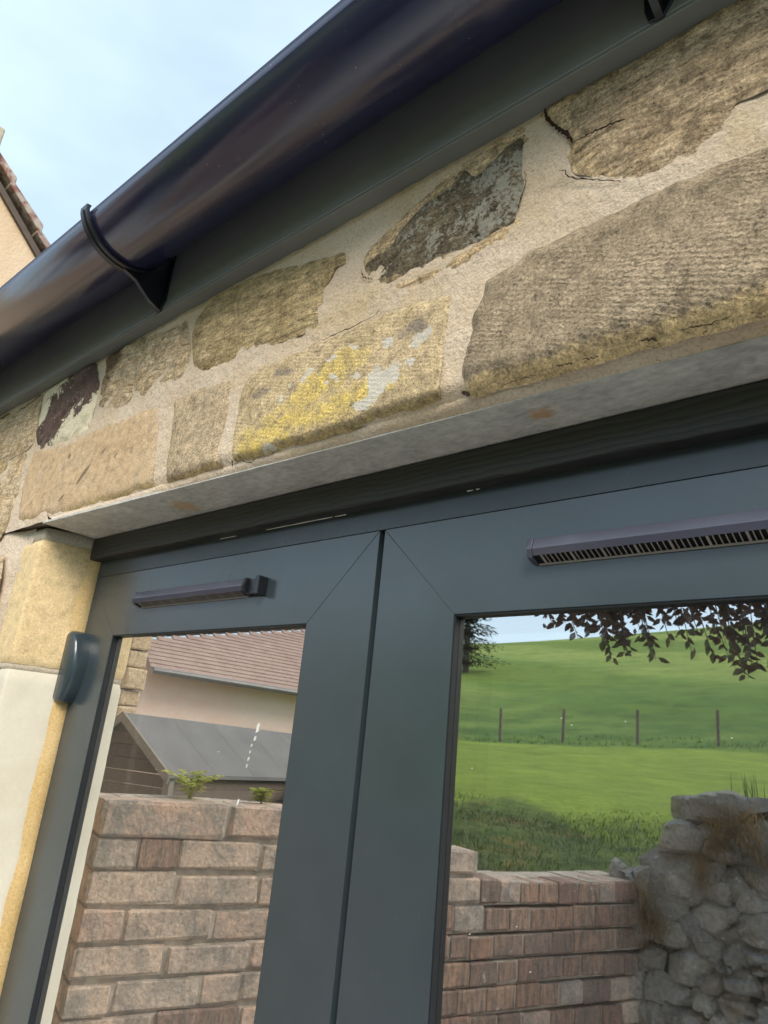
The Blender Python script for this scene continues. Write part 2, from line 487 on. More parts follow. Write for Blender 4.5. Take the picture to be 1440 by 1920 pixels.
STONES = {
 'S1': [(-1.7485,0.651),(-1.6818,0.6435),(-1.5526,0.6347),(-1.4663,0.6433),(-1.4596,0.602),(-1.4384,0.5361),(-1.4653,0.5182),(-1.5426,0.5165),(-1.5987,0.5177),(-1.6593,0.5214)],
 'S0': [(-1.7087,0.5489),(-1.6084,0.5323),(-1.559,0.5137),(-1.5423,0.4737),(-1.5494,0.443),(-1.6263,0.4317)],
 'S0b': [(-1.5322,0.5),(-1.4647,0.5101),(-1.4548,0.4727),(-1.4508,0.4183),(-1.4535,0.3626),(-1.4737,0.3285),(-1.5484,0.3339),(-1.5754,0.3996),(-1.5434,0.434),(-1.5321,0.4718)],
 'S2': [(-1.4438,0.6433),(-1.3764,0.6487),(-1.3035,0.653),(-1.2418,0.6494),(-1.1993,0.5782),(-1.1989,0.5345),(-1.1995,0.4937),(-1.2901,0.4966),(-1.383,0.5022),(-1.4196,0.5318),(-1.4348,0.5874)],
 'S3a': [(-1.195,0.6422),(-1.165,0.6476),(-1.1084,0.6454),(-1.0594,0.643),(-1.0584,0.6072),(-1.071,0.5659),(-1.0653,0.5301),(-1.0811,0.5191),(-1.1732,0.542),(-1.1806,0.5656),(-1.177,0.6085)],
 'S3b': [(-1.0512,0.6409),(-0.99,0.631),(-0.9397,0.635),(-0.9239,0.6092),(-0.9015,0.5467),(-0.9099,0.5132),(-0.9669,0.5204),(-0.9984,0.5067),(-1.0444,0.5343),(-1.0662,0.561),(-1.0551,0.6062)],
 'S4': [(-0.8975,0.6194),(-0.8491,0.645),(-0.8116,0.6444),(-0.7362,0.6364),(-0.6633,0.6184),(-0.5967,0.6026),(-0.5793,0.5973),(-0.5778,0.5818),(-0.5932,0.5819),(-0.598,0.57),(-0.6106,0.5579),(-0.6005,0.5122),(-0.6071,0.5004),(-0.6478,0.5037),(-0.7189,0.5074),(-0.7758,0.5132),(-0.8241,0.51),(-0.8479,0.5147),(-0.8744,0.5349),(-0.8936,0.5791)],
 'S5': [(-0.5337,0.5577),(-0.5197,0.5712),(-0.4876,0.5876),(-0.4454,0.6093),(-0.4198,0.6266),(-0.4053,0.634),(-0.3866,0.6287),(-0.3726,0.6117),(-0.351,0.6216),(-0.3313,0.6298),(-0.3184,0.6336),(-0.313,0.6266),(-0.3139,0.5998),(-0.3114,0.5667),(-0.3165,0.5353),(-0.3202,0.5204),(-0.3361,0.5228),(-0.3585,0.5173),(-0.3819,0.5123),(-0.4174,0.5129),(-0.455,0.5127),(-0.4829,0.5134),(-0.5052,0.5264),(-0.5242,0.5405)],
 'S6': [(-0.2892,0.6531),(-0.2572,0.6554),(-0.2148,0.6567),(-0.1678,0.6582),(-0.1031,0.6594),(-0.0525,0.6569),(-0.0379,0.5653),(-0.0557,0.5278),(-0.0851,0.54),(-0.1012,0.5395),(-0.1135,0.5402),(-0.1228,0.5246),(-0.1363,0.5126),(-0.1563,0.5071),(-0.1771,0.5044),(-0.1962,0.5073),(-0.216,0.5202),(-0.2369,0.5383),(-0.2506,0.5507),(-0.2563,0.5692),(-0.2594,0.588),(-0.2714,0.6163),(-0.2839,0.635)],
 'S7': [(-0.0791,0.516),(-0.0489,0.5229),(-0.0138,0.5298),(-0.0009,0.4735),(-0.0337,0.465),(-0.0675,0.4748)],
 'L1': [(-1.4168,0.5057),(-1.2869,0.4904),(-1.1976,0.4897),(-1.1903,0.495),(-1.1056,0.4933),(-1.0134,0.4897),(-0.9588,0.4832),(-0.9488,0.4482),(-0.9377,0.3859),(-0.9296,0.3412),(-0.9338,0.3329),(-1.0054,0.3345),(-1.1494,0.3358),(-1.2556,0.3378),(-1.284,0.3538),(-1.326,0.348),(-1.4059,0.3522),(-1.4288,0.4296),(-1.4278,0.4828)],
 'L2': [(-0.918,0.4825),(-0.8629,0.4829),(-0.7965,0.4783),(-0.775,0.4748),(-0.7668,0.4668),(-0.7696,0.4398),(-0.7689,0.3961),(-0.7721,0.365),(-0.7631,0.3371),(-0.8165,0.333),(-0.8684,0.3325),(-0.8951,0.3334),(-0.8993,0.3695),(-0.9044,0.4226)],
 'L3': [(-0.7309,0.4732),(-0.6993,0.4767),(-0.6524,0.4734),(-0.5993,0.4768),(-0.5519,0.4727),(-0.5236,0.4732),(-0.4998,0.4763),(-0.4735,0.4755),(-0.4455,0.4748),(-0.3963,0.4665),(-0.3928,0.4448),(-0.3961,0.4178),(-0.3988,0.3912),(-0.4003,0.3803),(-0.3994,0.3556),(-0.4035,0.348),(-0.432,0.3458),(-0.4855,0.3461),(-0.5284,0.3426),(-0.587,0.3368),(-0.6066,0.3344),(-0.6928,0.3338),(-0.7325,0.3346),(-0.7405,0.345),(-0.7459,0.3853),(-0.746,0.4257),(-0.7438,0.4546)],
 'L4': [(-0.3511,0.4654),(-0.3334,0.4686),(-0.3131,0.4704),(-0.3022,0.4787),(-0.2888,0.4751),(-0.2654,0.4797),(-0.2385,0.4794),(-0.2109,0.4805),(-0.1847,0.4839),(-0.1561,0.4829),(-0.1292,0.4841),(-0.0895,0.479),(-0.05,0.4788),(-0.054,0.3744),(-0.0996,0.3364),(-0.1241,0.3359),(-0.1482,0.3368),(-0.1739,0.3378),(-0.1974,0.3386),(-0.2262,0.3386),(-0.2547,0.3379),(-0.2851,0.3383),(-0.3246,0.3385),(-0.3687,0.3404),(-0.3731,0.3639),(-0.3684,0.3929),(-0.3644,0.4122),(-0.3631,0.4327),(-0.3533,0.4475)],
 'J0': [(-1.447,0.2881),(-1.433,0.2943),(-1.414,0.2582),(-1.4079,0.2024),(-1.469,0.1988),(-1.5223,0.288)],
 'S5b': [(-0.5381,0.5636),(-0.5303,0.5839),(-0.4976,0.6003),(-0.4504,0.6197),(-0.4209,0.6389),(-0.3838,0.6408),(-0.3456,0.6467),(-0.3124,0.6461),(-0.3039,0.621),(-0.3274,0.6149),(-0.3674,0.6073),(-0.4114,0.6166),(-0.4702,0.5792),(-0.5184,0.5612)],
 'S5c': [(-0.4831,0.5149),(-0.4098,0.5088),(-0.3361,0.5228),(-0.3122,0.5217),(-0.3196,0.5068),(-0.3864,0.4993),(-0.4493,0.4952),(-0.4758,0.501)],
 'S6b': [(-0.2893,0.6546),(-0.2543,0.6563),(-0.2512,0.6313),(-0.2583,0.5928),(-0.2714,0.6163),(-0.2838,0.6328)],
}

def plate_y(x):  return np.interp(x, [-1.28, -.5, -.1, .4], [.4945, .519, .531, .535])
def ell(x, z, lst):
    m_ = np.zeros_like(x)
    for (cx, cz, rx, rz, a) in lst:
        ca, sa = math.cos(a), math.sin(a)
        u = ((x-cx)*ca+(z-cz)*sa)/rx; v = (-(x-cx)*sa+(z-cz)*ca)/rz
        m_ = np.maximum(m_, np.clip(1.0-.5*(u*u+v*v), 0, 1))
    return m_

def build_stone(key, m_, proud, edge, amp, freq, sp=.004, bottom=0, masks=None, name='stone', tilt=(0,0), facet=0):
    poly = STONES[key]; seed = sum(ord(c) for c in key)*7
    if key[0] == 'L': poly = [(px_, max(pz_, .3425 if key != 'L4' else .3372)) for px_, pz_ in poly]
    grow = 1.06 if key in ('S0','S1','S2','S3a','S3b','S4','S6','S0b') else 1.0
    _m = np.mean(np.array(poly), axis=0); poly = [tuple(_m+(np.array(q)-_m)*grow) for q in poly]
    x, z, d, F, b = stone_geo(poly, sp, None, seed, cut=.08 if key[0] == 'L' else .15)
    prof = 1-np.exp(-(d/edge)**1.4)
    h = .0004 + proud*prof
    h = h + amp*fbm(x*freq, z*freq, seed, 5, .55)*np.clip(d/edge, 0, 1)
    h = h + .25*amp*fbm(x*freq*6, z*freq*6, seed+9, 3, .6)
    if facet:
        t = fbm(x*freq*.6+z*freq*.4, (z-x*.7)*freq*2.2, seed+4, 3, .5)
        h = h + facet*(np.floor(t*5)/5+.25*t)*np.clip(d/edge, 0, 1)
    h = h + tilt[0]*(x-x.mean()) + tilt[1]*(z-z.mean())
    at = {k: np.zeros_like(x) for k in ('yel', 'white', 'dark', 'bot')}
    if bottom:
        # the weathered lower arris rolls back towards the lintel
        A = np.array(poly)
        order = np.argsort(A[:,0])
        lowx = np.linspace(A[:,0].min(), A[:,0].max(), 40)
        lowz = np.array([min([z[i] for i in np.where(np.abs(x-q) < .012)[0]] or [A[:,1].min()]) for q in lowx])
        dz = z-np.interp(x, lowx, lowz)
        wob = bottom*(1+.35*fbm(x*18, z*6, seed+5, 3))
        t = np.clip(1-dz/wob, 0, 1)
        h = h - (.0025+.36*(plate_y(x)-.4945))*t**2.0
        at['bot'] = np.clip(1-dz/wob, 0, 1)
    if masks:
        for k, v in masks(x, z, d).items(): at[k] = v
    y = Y0-h
    F = orient(x, y, z, F)
    return obj(name, (np.stack([x, y, z], 1), F), MT[m_], house, smooth=True, attrs=at)

# top course, rubble
build_stone('S0', 'green', .001, .012, .004, 18)
build_stone('S0b', 'pale', .003, .010, .003, 25, masks=lambda x, z, d: {'dark': .7*np.clip(fbm(x*40, z*14, 5), 0, 1)})
build_stone('S1', 'pale', .004, .015, .004, 20, masks=lambda x, z, d: {'dark': np.clip(sstep(.62, .655, z)+.4*fbm(x*30, z*30, 8), 0, 1)})
build_stone('S2', 'purple', .006, .010, .004, 22, facet=.004, masks=lambda x, z, d: {
    'white': np.clip(.22+.66*sstep(.030, .080, np.abs((x+1.325)*.55-(z-.575)*.8)+.050*fbm(x*24, z*24, 3, 5, .6))+.22*fbm(x*60, z*60, 5, 3), 0, 1),
    'yel': sstep(.525, .505, z)*.5})
build_stone('S3a', 'pale', .006, .008, .004, 22, facet=.006, masks=lambda x, z, d: {'dark': np.clip(.55*sstep(-1.10, -1.16, x)+.5*sstep(.60, .64, z)+.3*fbm(x*25, z*25, 2), 0, 1)})
build_stone('S3b', 'pale', .005, .012, .004, 16, facet=.004)
build_stone('S4', 'green', .005, .014, .0045, 16, facet=.003, masks=lambda x, z, d: {'dark': np.clip(.9*sstep(-.70, -.60, x)*sstep(.60, .63, z)+.5*sstep(.55, .49, z)*sstep(-.75, -.85, x)+.25*fbm(x*30, z*30, 1), 0, 1)})
build_stone('S5', 'slate', .004, .007, .0045, 22, facet=.005, sp=.0033, masks=lambda x, z, d: {
    'yel': np.clip(1.3*ell(x, z, [(-.415,.628,.022,.020,.3)])+.9*sstep(.012,.002,d)*sstep(.545,.52,z+.25*(x+.42)), 0, 1),
    'white': np.clip(.36+.28*fbm(x*45, z*45, 6, 4)+.14*sstep(-.40,-.34,x), 0, 1)})
build_stone('S5b', 'crag', .0012, .004, .002, 30, masks=lambda x, z, d: {'yel': np.full_like(x, .8)})
build_stone('S5c', 'crag', .0022, .004, .003, 40, masks=lambda x, z, d: {'yel': np.full_like(x, .9)})
build_stone('S6b', 'crag', .0045, .006, .003, 30, masks=lambda x, z, d: {'yel': np.full_like(x, .9)})
build_stone('S6', 'crag', .006, .016, .005, 18, facet=.004, sp=.0035, masks=lambda x, z, d: {
    'yel': .9*sstep(.035, .010, d)*sstep(-.21, -.25, x+.3*(z-.58)), 'dark': np.clip(.35*fbm(x*26, z*26, 1, 4)+.25*sstep(.56,.52,z), 0, 1)})
build_stone('S7', 'crag', .003, .012, .004, 18)
# lintel course, squared sandstone
build_stone('L1', 'buff', .003, .008, .0016, 16, bottom=.014, masks=lambda x, z, d: {
    'dark': 1.05*ell(x, z, [(-1.165,.405,.03,.006,.75),(-1.23,.372,.012,.004,.5),(-1.11,.437,.010,.004,.6),(-1.24,.455,.006,.006,0),(-1.06,.42,.008,.003,.7)])*(.6+.5*vn(x*160, z*160, 4))})
build_stone('L2', 'small', .004, .007, .0014, 30, bottom=.010)
def warp(x, z, a, f, sd):
    return x+a*fbm(x*f, z*f, sd, 4, .6), z+a*fbm(x*f+31, z*f, sd+5, 4, .6)
build_stone('L3', 'lichen', .003, .007, .0016, 20, sp=.0024, bottom=.010, masks=lambda x, z, d: (lambda x, z: {
    'yel': np.clip(1.15*ell(x, z, [(-.585,.412,.075,.022,.25),(-.56,.435,.03,.012,.3),(-.63,.372,.085,.020,.05),(-.53,.372,.075,.022,.15),(-.70,.36,.035,.02,0)])-.12*fbm(x*30, z*30, 2, 4), 0, 1),
    'dark': .6*ell(x, z, [(-.70,.43,.03,.012,.3),(-.44,.44,.03,.02,.3),(-.65,.45,.03,.01,.2)]),
    'white': np.clip(1.02*ell(x, z, [(-.566,.4385,.0085,.0055,.5),(-.532,.4415,.006,.007,.6),(-.605,.4315,.010,.006,.4),(-.555,.410,.004,.004,0),(-.567,.4055,.005,.005,0),(-.483,.3885,.016,.019,.6),(-.462,.394,.011,.016,.2),(-.505,.366,.016,.010,.3),(-.485,.374,.020,.011,.3),(-.517,.405,.006,.004,0),(-.475,.4335,.008,.007,0),(-.428,.427,.013,.008,.6),(-.655,.413,.007,.005,.9),(-.640,.430,.006,.004,.9),(-.67,.343,.012,.004,.3),(-.443,.4,.006,.005,0),(-.74,.40,.004,.006,0)])+.10*fbm(x*75, z*75, 4, 4)-.03, 0, 1)})(*warp(x, z, .014, 55, 61)))
build_stone('L4', 'big', .006, .009, .0016, 14, sp=.0028, bottom=.030)
build_stone('J0', 'pale', .002, .010, .003, 25)

# rubble over the rest of the wall, left of the doors
_k = 0
_st = random.Random(3)
for _row in range(11):
    _z = -1.52+.19*_row
    _x = -3.05+_st.uniform(0, .1)
    while _x < -1.60:
        _L = _st.uniform(.16, .34); _j = lambda: _st.uniform(-.014, .014)
        if not (_x+_L > -1.76 and _z > .14) and _x+_L < -1.53:
            STONES['X%d' % _k] = [(_x+.012+_j(), _z+.012+_j()), (_x+_L*.5, _z+.006+_j()), (_x+_L-.012+_j(), _z+.014+_j()), (_x+_L-.008+_j(), _z+.1+_j()), (_x+_L-.02+_j(), _z+.172+_j()), (_x+_L*.45, _z+.178+_j()), (_x+.016+_j(), _z+.165+_j()), (_x+.006+_j(), _z+.08)]
            build_stone('X%d' % _k, _st.choice(('green', 'pale', 'crag', 'buff', 'crag')), .006, .012, .005, 18, sp=.016, facet=.004)
            _k += 1
        _x += _L
# mortar sheet (real relief; the stones sit through it), fine where seen, coarse beyond
def mortar_sheet(x0, x1, z0, z1, sp, name='mortar', mat='mortar', yoff=.0015, amp=.0019, seed=3):
    nx, nz = int((x1-x0)/sp)+1, int((z1-z0)/sp)+1
    X, Z = np.meshgrid(np.linspace(x0, x1, nx), np.linspace(z0, z1, nz))
    h = -yoff + amp*fbm(X*22, Z*30, seed, 5, .55) + .0016*fbm(X*8, Z*11, seed+20, 3) + .0011*fbm(X*110, Z*110, seed+8, 3, .6)
    # slightly raised wide bed under the top course
    h += .0018*np.exp(-((Z-.497+.02*np.sin(X*3))/.02)**2)
    if z0 > .3: h -= (.001+.62*(plate_y(X)-.4945))*np.clip((.360-Z)/.022, 0, 1)**1.6
    else: h -= .0125*sstep(-1.46, -1.375, X)
    Y = Y0-h
    idx = np.arange(nx*nz).reshape(nz, nx)
    F = np.stack([idx[:-1,:-1].ravel(), idx[:-1,1:].ravel(), idx[1:,1:].ravel(), idx[1:,:-1].ravel()], 1)
    return obj(name, (np.stack([X.ravel(), Y.ravel(), Z.ravel()], 1), F.tolist()), MT[mat], house, smooth=True, attrs={'yel': np.zeros(nx*nz)})
mortar_sheet(-1.80, .34, .338, .72, .0042, yoff=0.0)
mortar_sheet(-1.80, -1.352, -.10, .338, .005, seed=3, yoff=.004)
w = W()
w.box(-3.2, -1.80, Y0+.004, Y0+.30, -EYE, .80)
w.box(.34, 1.6, Y0+.004, Y0+.30, -EYE, .80)
w.box(-1.80, -1.42, Y0+.018, Y0+.30, -EYE, .33)
w.box(-1.80, .34, Y0+.02, Y0+.30, .345, .80)
w.box(.16, .34, Y0+.004, Y0+.30, -EYE, .33)
obj('wall_core', w, MT['mortar'], house)
# mortar bed that runs from the stone bottoms down to the lintel edge
n = 520
xs = np.linspace(-1.272, .33, n)
prof = [(0, .347), (.25, .3425), (.55, .3385), (.8, .3350), (1.0, .3325)]
vs, fs = [], []
for j, (t, z) in enumerate(prof):
    yb = .500+.35*(plate_y(xs)-.4945)+.0025
    ye = plate_y(xs)+.0005
    y = yb+(ye-yb)*t**1.5 + .0012*fbm(xs*40, np.full(n, j*3.1), 21, 4) - .002*math.sin(t*math.pi)
    zz = z + .0016*fbm(xs*25, np.full(n, j*1.7), 31, 4)*(1-t*.8)
    vs += list(zip(xs, y, zz))
for j in range(len(prof)-1):
    for i in range(n-1):
        a = j*n+i; fs.append((a, a+n, a+n+1, a+1))
obj('bed_mortar', (vs, fs), MT['mortar'], house, smooth=True)
# dark hair cracks as thin flat slivers, the gap's shade put into their colour
m = M('crack_shadow_gap'); m.bsdf((.035,.025,.018), 1, spec=0); MT['crack'] = m.m
def crack(pts, wd, yy, name='crack'):
    w = W()
    p = []
    for i in range(len(pts)-1):
        a, b = np.array(pts[i]), np.array(pts[i+1])
        for t in np.linspace(0, 1, 6, endpoint=False):
            p.append(a+(b-a)*t+(rng.random(2)-.5)*.0022)
    p.append(np.array(pts[-1]))
    L = len(p)
    for i, q in enumerate(p):
        d = p[min(i+1, L-1)]-p[max(i-1, 0)]; d /= np.hypot(*d)+1e-9
        nn = np.array([-d[1], d[0]])*wd*.5*(.25+.75*math.sin(math.pi*(i+.3)/(L+.6)))*(.6+.8*rng.random())
        yv = yy(q) if callable(yy) else yy
        w.v += [(q[0]+nn[0], yv, q[1]+nn[1]), (q[0]-nn[0], yv, q[1]-nn[1])]
    for i in range(L-1): w.f.append((2*i, 2*i+1, 2*i+3, 2*i+2))
    obj(name, w, MT['crack'], house)
CRACKS = [([(-0.2871, 0.6481), (-0.2842, 0.6342), (-0.2725, 0.6133), (-0.2613, 0.5975), (-0.2547, 0.5835)], 0.005, 0.0045), ([(-0.2511, 0.5753), (-0.2378, 0.5753), (-0.2244, 0.5751), (-0.2113, 0.5735), (-0.1986, 0.5706)], 0.0028, 0.0115), ([(-0.2698, 0.5583), (-0.263, 0.5528), (-0.2594, 0.5434), (-0.2432, 0.5316), (-0.2234, 0.5192), (-0.2025, 0.5055)], 0.0022, 0.0045), ([(-0.3091, 0.5798), (-0.3072, 0.5629), (-0.3129, 0.5447), (-0.3143, 0.5342)], 0.002, 0.003), ([(-0.5883, 0.4739), (-0.5652, 0.4754), (-0.533, 0.4747), (-0.5, 0.4783)], 0.0022, 0.0035), ([(-0.4984, 0.4777), (-0.4977, 0.484)], 0.002, 0.0035), ([(-0.5347, 0.5548), (-0.5287, 0.5424), (-0.5132, 0.5317)], 0.0025, 0.0035), ([(-0.1653, 0.3391), (-0.1567, 0.3391), (-0.1435, 0.3364), (-0.1257, 0.3378)], 0.0022, -0.0005), ([(-0.1971, 0.3427), (-0.1897, 0.3423), (-0.1816, 0.3385)], 0.0028, -0.004), ([(-0.2469, 0.3392), (-0.2387, 0.3383), (-0.2316, 0.3376)], 0.0024, -0.001), ([(-0.2724, 0.3406), (-0.2638, 0.3397), (-0.2552, 0.3385)], 0.0022, -0.001), ([(-0.3269, 0.3368), (-0.3079, 0.3383), (-0.2895, 0.3374)], 0.0018, 0.0), ([(-0.3745, 0.3451), (-0.3648, 0.3387)], 0.005, -0.004), ([(-0.7385, 0.3469), (-0.7333, 0.3349)], 0.0028, 0.001), ([(-0.7366, 0.3377), (-0.7193, 0.341), (-0.6979, 0.3339), (-0.6889, 0.3361)], 0.0022, -0.001), ([(-1.269, 0.3489), (-1.263, 0.3407), (-1.2425, 0.3334)], 0.0035, 0.0035)]
for pts, wd, dy in CRACKS: crack(pts, wd*(.6 if wd < .0026 else .9), Y0-dy)

# quoin and reveal blocks of the left jamb
XR = -1.2785                                          # reveal at the frame; the arris stands further left (splayed)
XA, YA = -1.312, .515
def block(name, x0, x1, y0, y1, z0, z1, m_, sp=.007, amp=.0012, seed=1, taper=0):
    """block with a noisy front (-Y) and reveal (+X) face joined by a worn arris"""
    us = []                                       # path in plan: along front to arris, along reveal to frame
    r = .007
    nf = int((x1-x0)/sp); nr = int((y1-y0)/sp)
    sh = (XR-XA)/(.615-YA)
    plan = [(x0+(x1-r-x0)*i/nf, y0) for i in range(nf+1)] + [(x1-r+r*math.sin(a), y0+r-r*math.cos(a)) for a in (.3, .6, .9, 1.2)] + [(x1+sh*(r*.4+(y1-y0-r)*i/nr), y0+r+(y1-y0-r)*i/nr) for i in range(nr+1)]
    nz = max(2, int((z1-z0)/sp))
    zs = np.linspace(z0, z1, nz+1)
    P = np.array(plan); n_ = len(P)
    s = np.concatenate([[0], np.cumsum(np.hypot(*np.diff(P, axis=0).T))])
    vs = []
    for j, z in enumerate(zs):
        e = min(z-z0, z1-z)
        dd = amp*fbm(s*28, np.full(n_, z*28), seed, 5, .55) - .004*math.exp(-e/.004)
        nx = np.clip((P[:,0]-(x1-r))/r, 0, 1); ny = np.clip(1-(P[:,1]-y0)/r, 0, 1)
        for i in range(n_):
            vs.append((P[i,0]+dd[i]*nx[i]+taper*(z-z0)*0, P[i,1]-dd[i]*ny[i], z))
    fs = []
    for j in range(nz):
        for i in range(n_-1):
            a = j*n_+i; fs.append((a, a+1, a+n_+1, a+n_))
    return obj(name, (vs, fs), MT[m_], house, smooth=True)
block('quoin_stone', -1.385, XA, YA, .64, .0885, .3125, 'quoin', seed=5)
block('mortar_joint', -1.385, XA-.001, YA+.0012, .64, .077, .0895, 'mortar_grey', sp=.004, seed=8)
block('jamb_stone', -1.50, XA, YA, .64, -EYE, .0785, 'cream', sp=.012, seed=12, amp=.0012)
block('mortar_cap', -1.395, XA-.001, YA+.001, .64, .3115, .336, 'mortar_grey', sp=.005, seed=15, amp=.0012)
# ochre pointing between reveal and frame
w = W()
zz = np.linspace(-EYE, .29, 120)
for i, z in enumerate(zz):
    a = .004+.004*float(vn(z*22, 0, 3)); b = .600-.005*float(fbm(z*14, 1, 4))
    w.v += [(XR-.004, b-.006, z), (XR+.0035, b+.004, z), (XR+.006+a*.2, .6145, z), (XR-.004, .63, z)]
for i in range(len(zz)-1):
    for k in range(3): w.f.append((4*i+k, 4*i+k+1, 4*i+k+5, 4*i+k+4))
obj('pointing', w, MT['mortar_yellow'], house, smooth=True)
# right jamb (outside the frame, closes the opening)
w = W().box(.160, .345, Y0+.002, .72, -EYE, .331)
obj('right_jamb', w, MT['cream'], house, bevel=.004)

# ------------------------------------------------------------------ steel lintel
lint = thing('lintel', (-.5, .55, .3315), 'long grey metal lintel plate under the sandstone course above the doors', 'lintel')
n = 60
xs = np.linspace(-1.2765, .33, n)
vs = []
for x in xs:
    yf = float(plate_y(x))
    vs += [(x, yf, .3315), (x, yf, .3350), (x, .70, .3352), (x, .70, .3315)]
fs = []
for i in range(n-1):
    a = i*4
    for k in range(4): fs.append((a+k, a+(k+1) % 4, a+4+(k+1) % 4, a+4+k))
fs += [(0, 1, 2, 3), ((n-1)*4+3, (n-1)*4+2, (n-1)*4+1, (n-1)*4)]
obj('plate', (vs, fs), MT['lintel'], lint)

# ------------------------------------------------------------------ door frame
frame = thing('door_frame', (-.563, .64, -EYE), 'dark anthracite door frame head with grained timber strip below the grey lintel', 'door frame')
obj('head_strip', W().box(-1.2800, .158, .595, .640, .2910, .3308), MT['timber'], frame, bevel=.0025)
obj('frame_head', W().box(-1.2800, .158, .6152, .68, .2606, .2915), MT['frame'], frame, bevel=.0006)
obj('threshold', W().box(-1.2800, .158, .60, .70, -EYE, -EYE+.03), MT['frame'], frame)
for (a, b, z) in ((-.79,-.655,.2915), (-.65,-.63,.2912), (-.44,-.432,.2910), (-.428,-.423,.2910), (-.90,-.86,.2913)):
    w = W(); k = 9
    for i in range(k):
        x = a+(b-a)*i/(k-1); t = .0004+.0006*random.random()
        w.v += [(x, .6140, z-.0012-t), (x, .6132, z-.0012+t*.4)]
    for i in range(k-1): w.f.append((2*i, 2*i+2, 2*i+3, 2*i+1))
    obj('sealant', w, MT['sealant'], frame)

# ------------------------------------------------------------------ door leaves
def arc(cx, cy, r, a0, a1, n):
    return [(cx+r*math.cos(a0+(a1-a0)*i/n), cy+r*math.sin(a0+(a1-a0)*i/n)) for i in range(n+1)]
def trickle_vent(leaf, x0, x1, ztop, left_cap, right_cap):
    zt = ztop; yb = .6148
    # cover: sloped face, small lip
    pf = [(yb, zt), (yb-.0135, zt-.0003), (yb-.0170, zt-.0112), (yb-.0148, zt-.0182), (yb-.0138, zt-.0180), (yb-.0155, zt-.0112), (yb-.0110, zt-.004), (yb, zt-.004)]
    cov = obj('trickle_vent', W().prism(pf, 'x', x0+.0065, x1-.0065), MT['vent'], leaf, bevel=.0004)
    cp = [(yb, zt+.0008), (yb-.0141, zt+.0004), (yb-.0180, zt-.0112), (yb-.0156, zt-.0196), (yb-.003, zt-.0235), (yb, zt-.0235)]
    if left_cap:
        obj('end_cap', W().prism(cp, 'x', x0, x0+.0062), MT['vent'], cov, bevel=.0008)
    if right_cap:
        obj('end_cap', W().prism(cp, 'x', x1-.0062, x1), MT['vent_black'], cov, bevel=.0008)
        obj('mounting_clip', W().box(x1+.0005, x1+.022, yb-.010, yb, zt-.0225, zt-.001).box(x1+.022, x1+.030, yb-.016, yb, zt-.025, zt+.0012), MT['vent_black'], cov, bevel=.001)
    # solid block with the hollow's shade in its colour, and underside grille bars
    obj('cavity', W().prism([(yb-.0138, zt-.0150), (yb-.001, zt-.0150), (yb-.001, zt-.0216), (yb-.0138, zt-.0166)], 'x', x0+.0065, x1-.0065), MT['hole'], cov)
    w = W(); x = x0+.014; i = 0
    while x < x1-.010:
        th = .0022 if i % 6 == 0 else .0009
        w.prism([(yb-.0142, zt-.0182), (yb-.0142, zt-.0172), (yb-.0005, zt-.0226), (yb-.0005, zt-.0240)], 'x', x, x+th)
        x += .0052; i += 1
    w.box(x0+.0065, x1-.0065, yb-.0020, yb-.0001, zt-.0246, zt-.0228)
    obj('grille', w, MT['grille'], cov)

def leaf(x0, x1, label, hinge_left):
    t = thing('french_door', (x0 if hinge_left else x1, .64, -EYE+.03), label, 'door')
    zt, zb = .2600, -EYE+.032
    ws, wr, yb, yf = .1115, .1105, .672, .615
    gx0, gx1, gz1, gz0 = x0+ws, x1-ws, zt-wr, zb+.20
    e = .00010
    def rail(name, q):                              # mitred member from outer/inner corners
        vs = [(p[0], y, p[1]) for y in (yf, yb) for p in q]
        obj(name, (vs, [(0,1,2,3), (7,6,5,4), (0,4,5,1), (1,5,6,2), (2,6,7,3), (3,7,4,0)]), MT['door'], t, bevel=.00045)
    rail('top_rail', [(x0+2*e, zt), (x1-2*e, zt), (gx1-e, gz1), (gx0+e, gz1)])
    rail('stile', [(x0, zb), (x0, zt-2*e), (gx0, gz1-e), (gx0, gz0+e)])
    rail('stile', [(x1, zt-2*e), (x1, zb), (gx1, gz0+e), (gx1, gz1-e)])
    rail('bottom_rail', [(x1-2*e, zb), (x0+2*e, zb), (gx0+e, gz0), (gx1-e, gz0)])
    # dark backing inside mitres
    g = .0016
    w = W()
    w.box(gx0, gx0+g, yf+.0012, .6246, gz0, gz1); w.box(gx1-g, gx1, yf+.0012, .6246, gz0, gz1)
    w.box(gx0+g, gx1-g, yf+.0012, .6246, gz1-g, gz1); w.box(gx0+g, gx1-g, yf+.0012, .6246, gz0, gz0+g)
    obj('gasket', w, MT['gasket'], t)
    def sheet(name, y, m_):
        return obj(name, ([(gx0-.004, y, gz0-.004), (gx1+.004, y, gz0-.004), (gx1+.004, y, gz1+.004), (gx0-.004, y, gz1+.004)], [(0, 1, 2, 3)]), m_, t)
    sheet('glass_pane', .6250, MT['glass'])
    sheet('inner_glass_pane', .6545, MT['glass_in'])
    w = W(); s = .011
    w.box(gx0-.003, gx0+s, .6325, .651, gz0, gz1); w.box(gx1-s, gx1+.003, .6325, .651, gz0, gz1)
    w.box(gx0+s, gx1-s, .6325, .651, gz1-s, gz1+.003); w.box(gx0+s, gx1-s, .6325, .651, gz0-.003, gz0+s)
    obj('spacer_bar', w, MT['spacer'], t)
    return t
def flecks(leaf_, pts, y=.6244):
    w = W()
    for (x, z, a, b) in pts:
        k = random.uniform(-.3, .3)
        w.prism([(x-a, z-b), (x+a*.6, z-b*.8), (x+a+k*a, z+b*.2), (x+a*.2, z+b), (x-a*.7, z+b*.3)], 'y', y-.0004, y)
    obj('dried_fleck', w, MT['sealant'], leaf_)
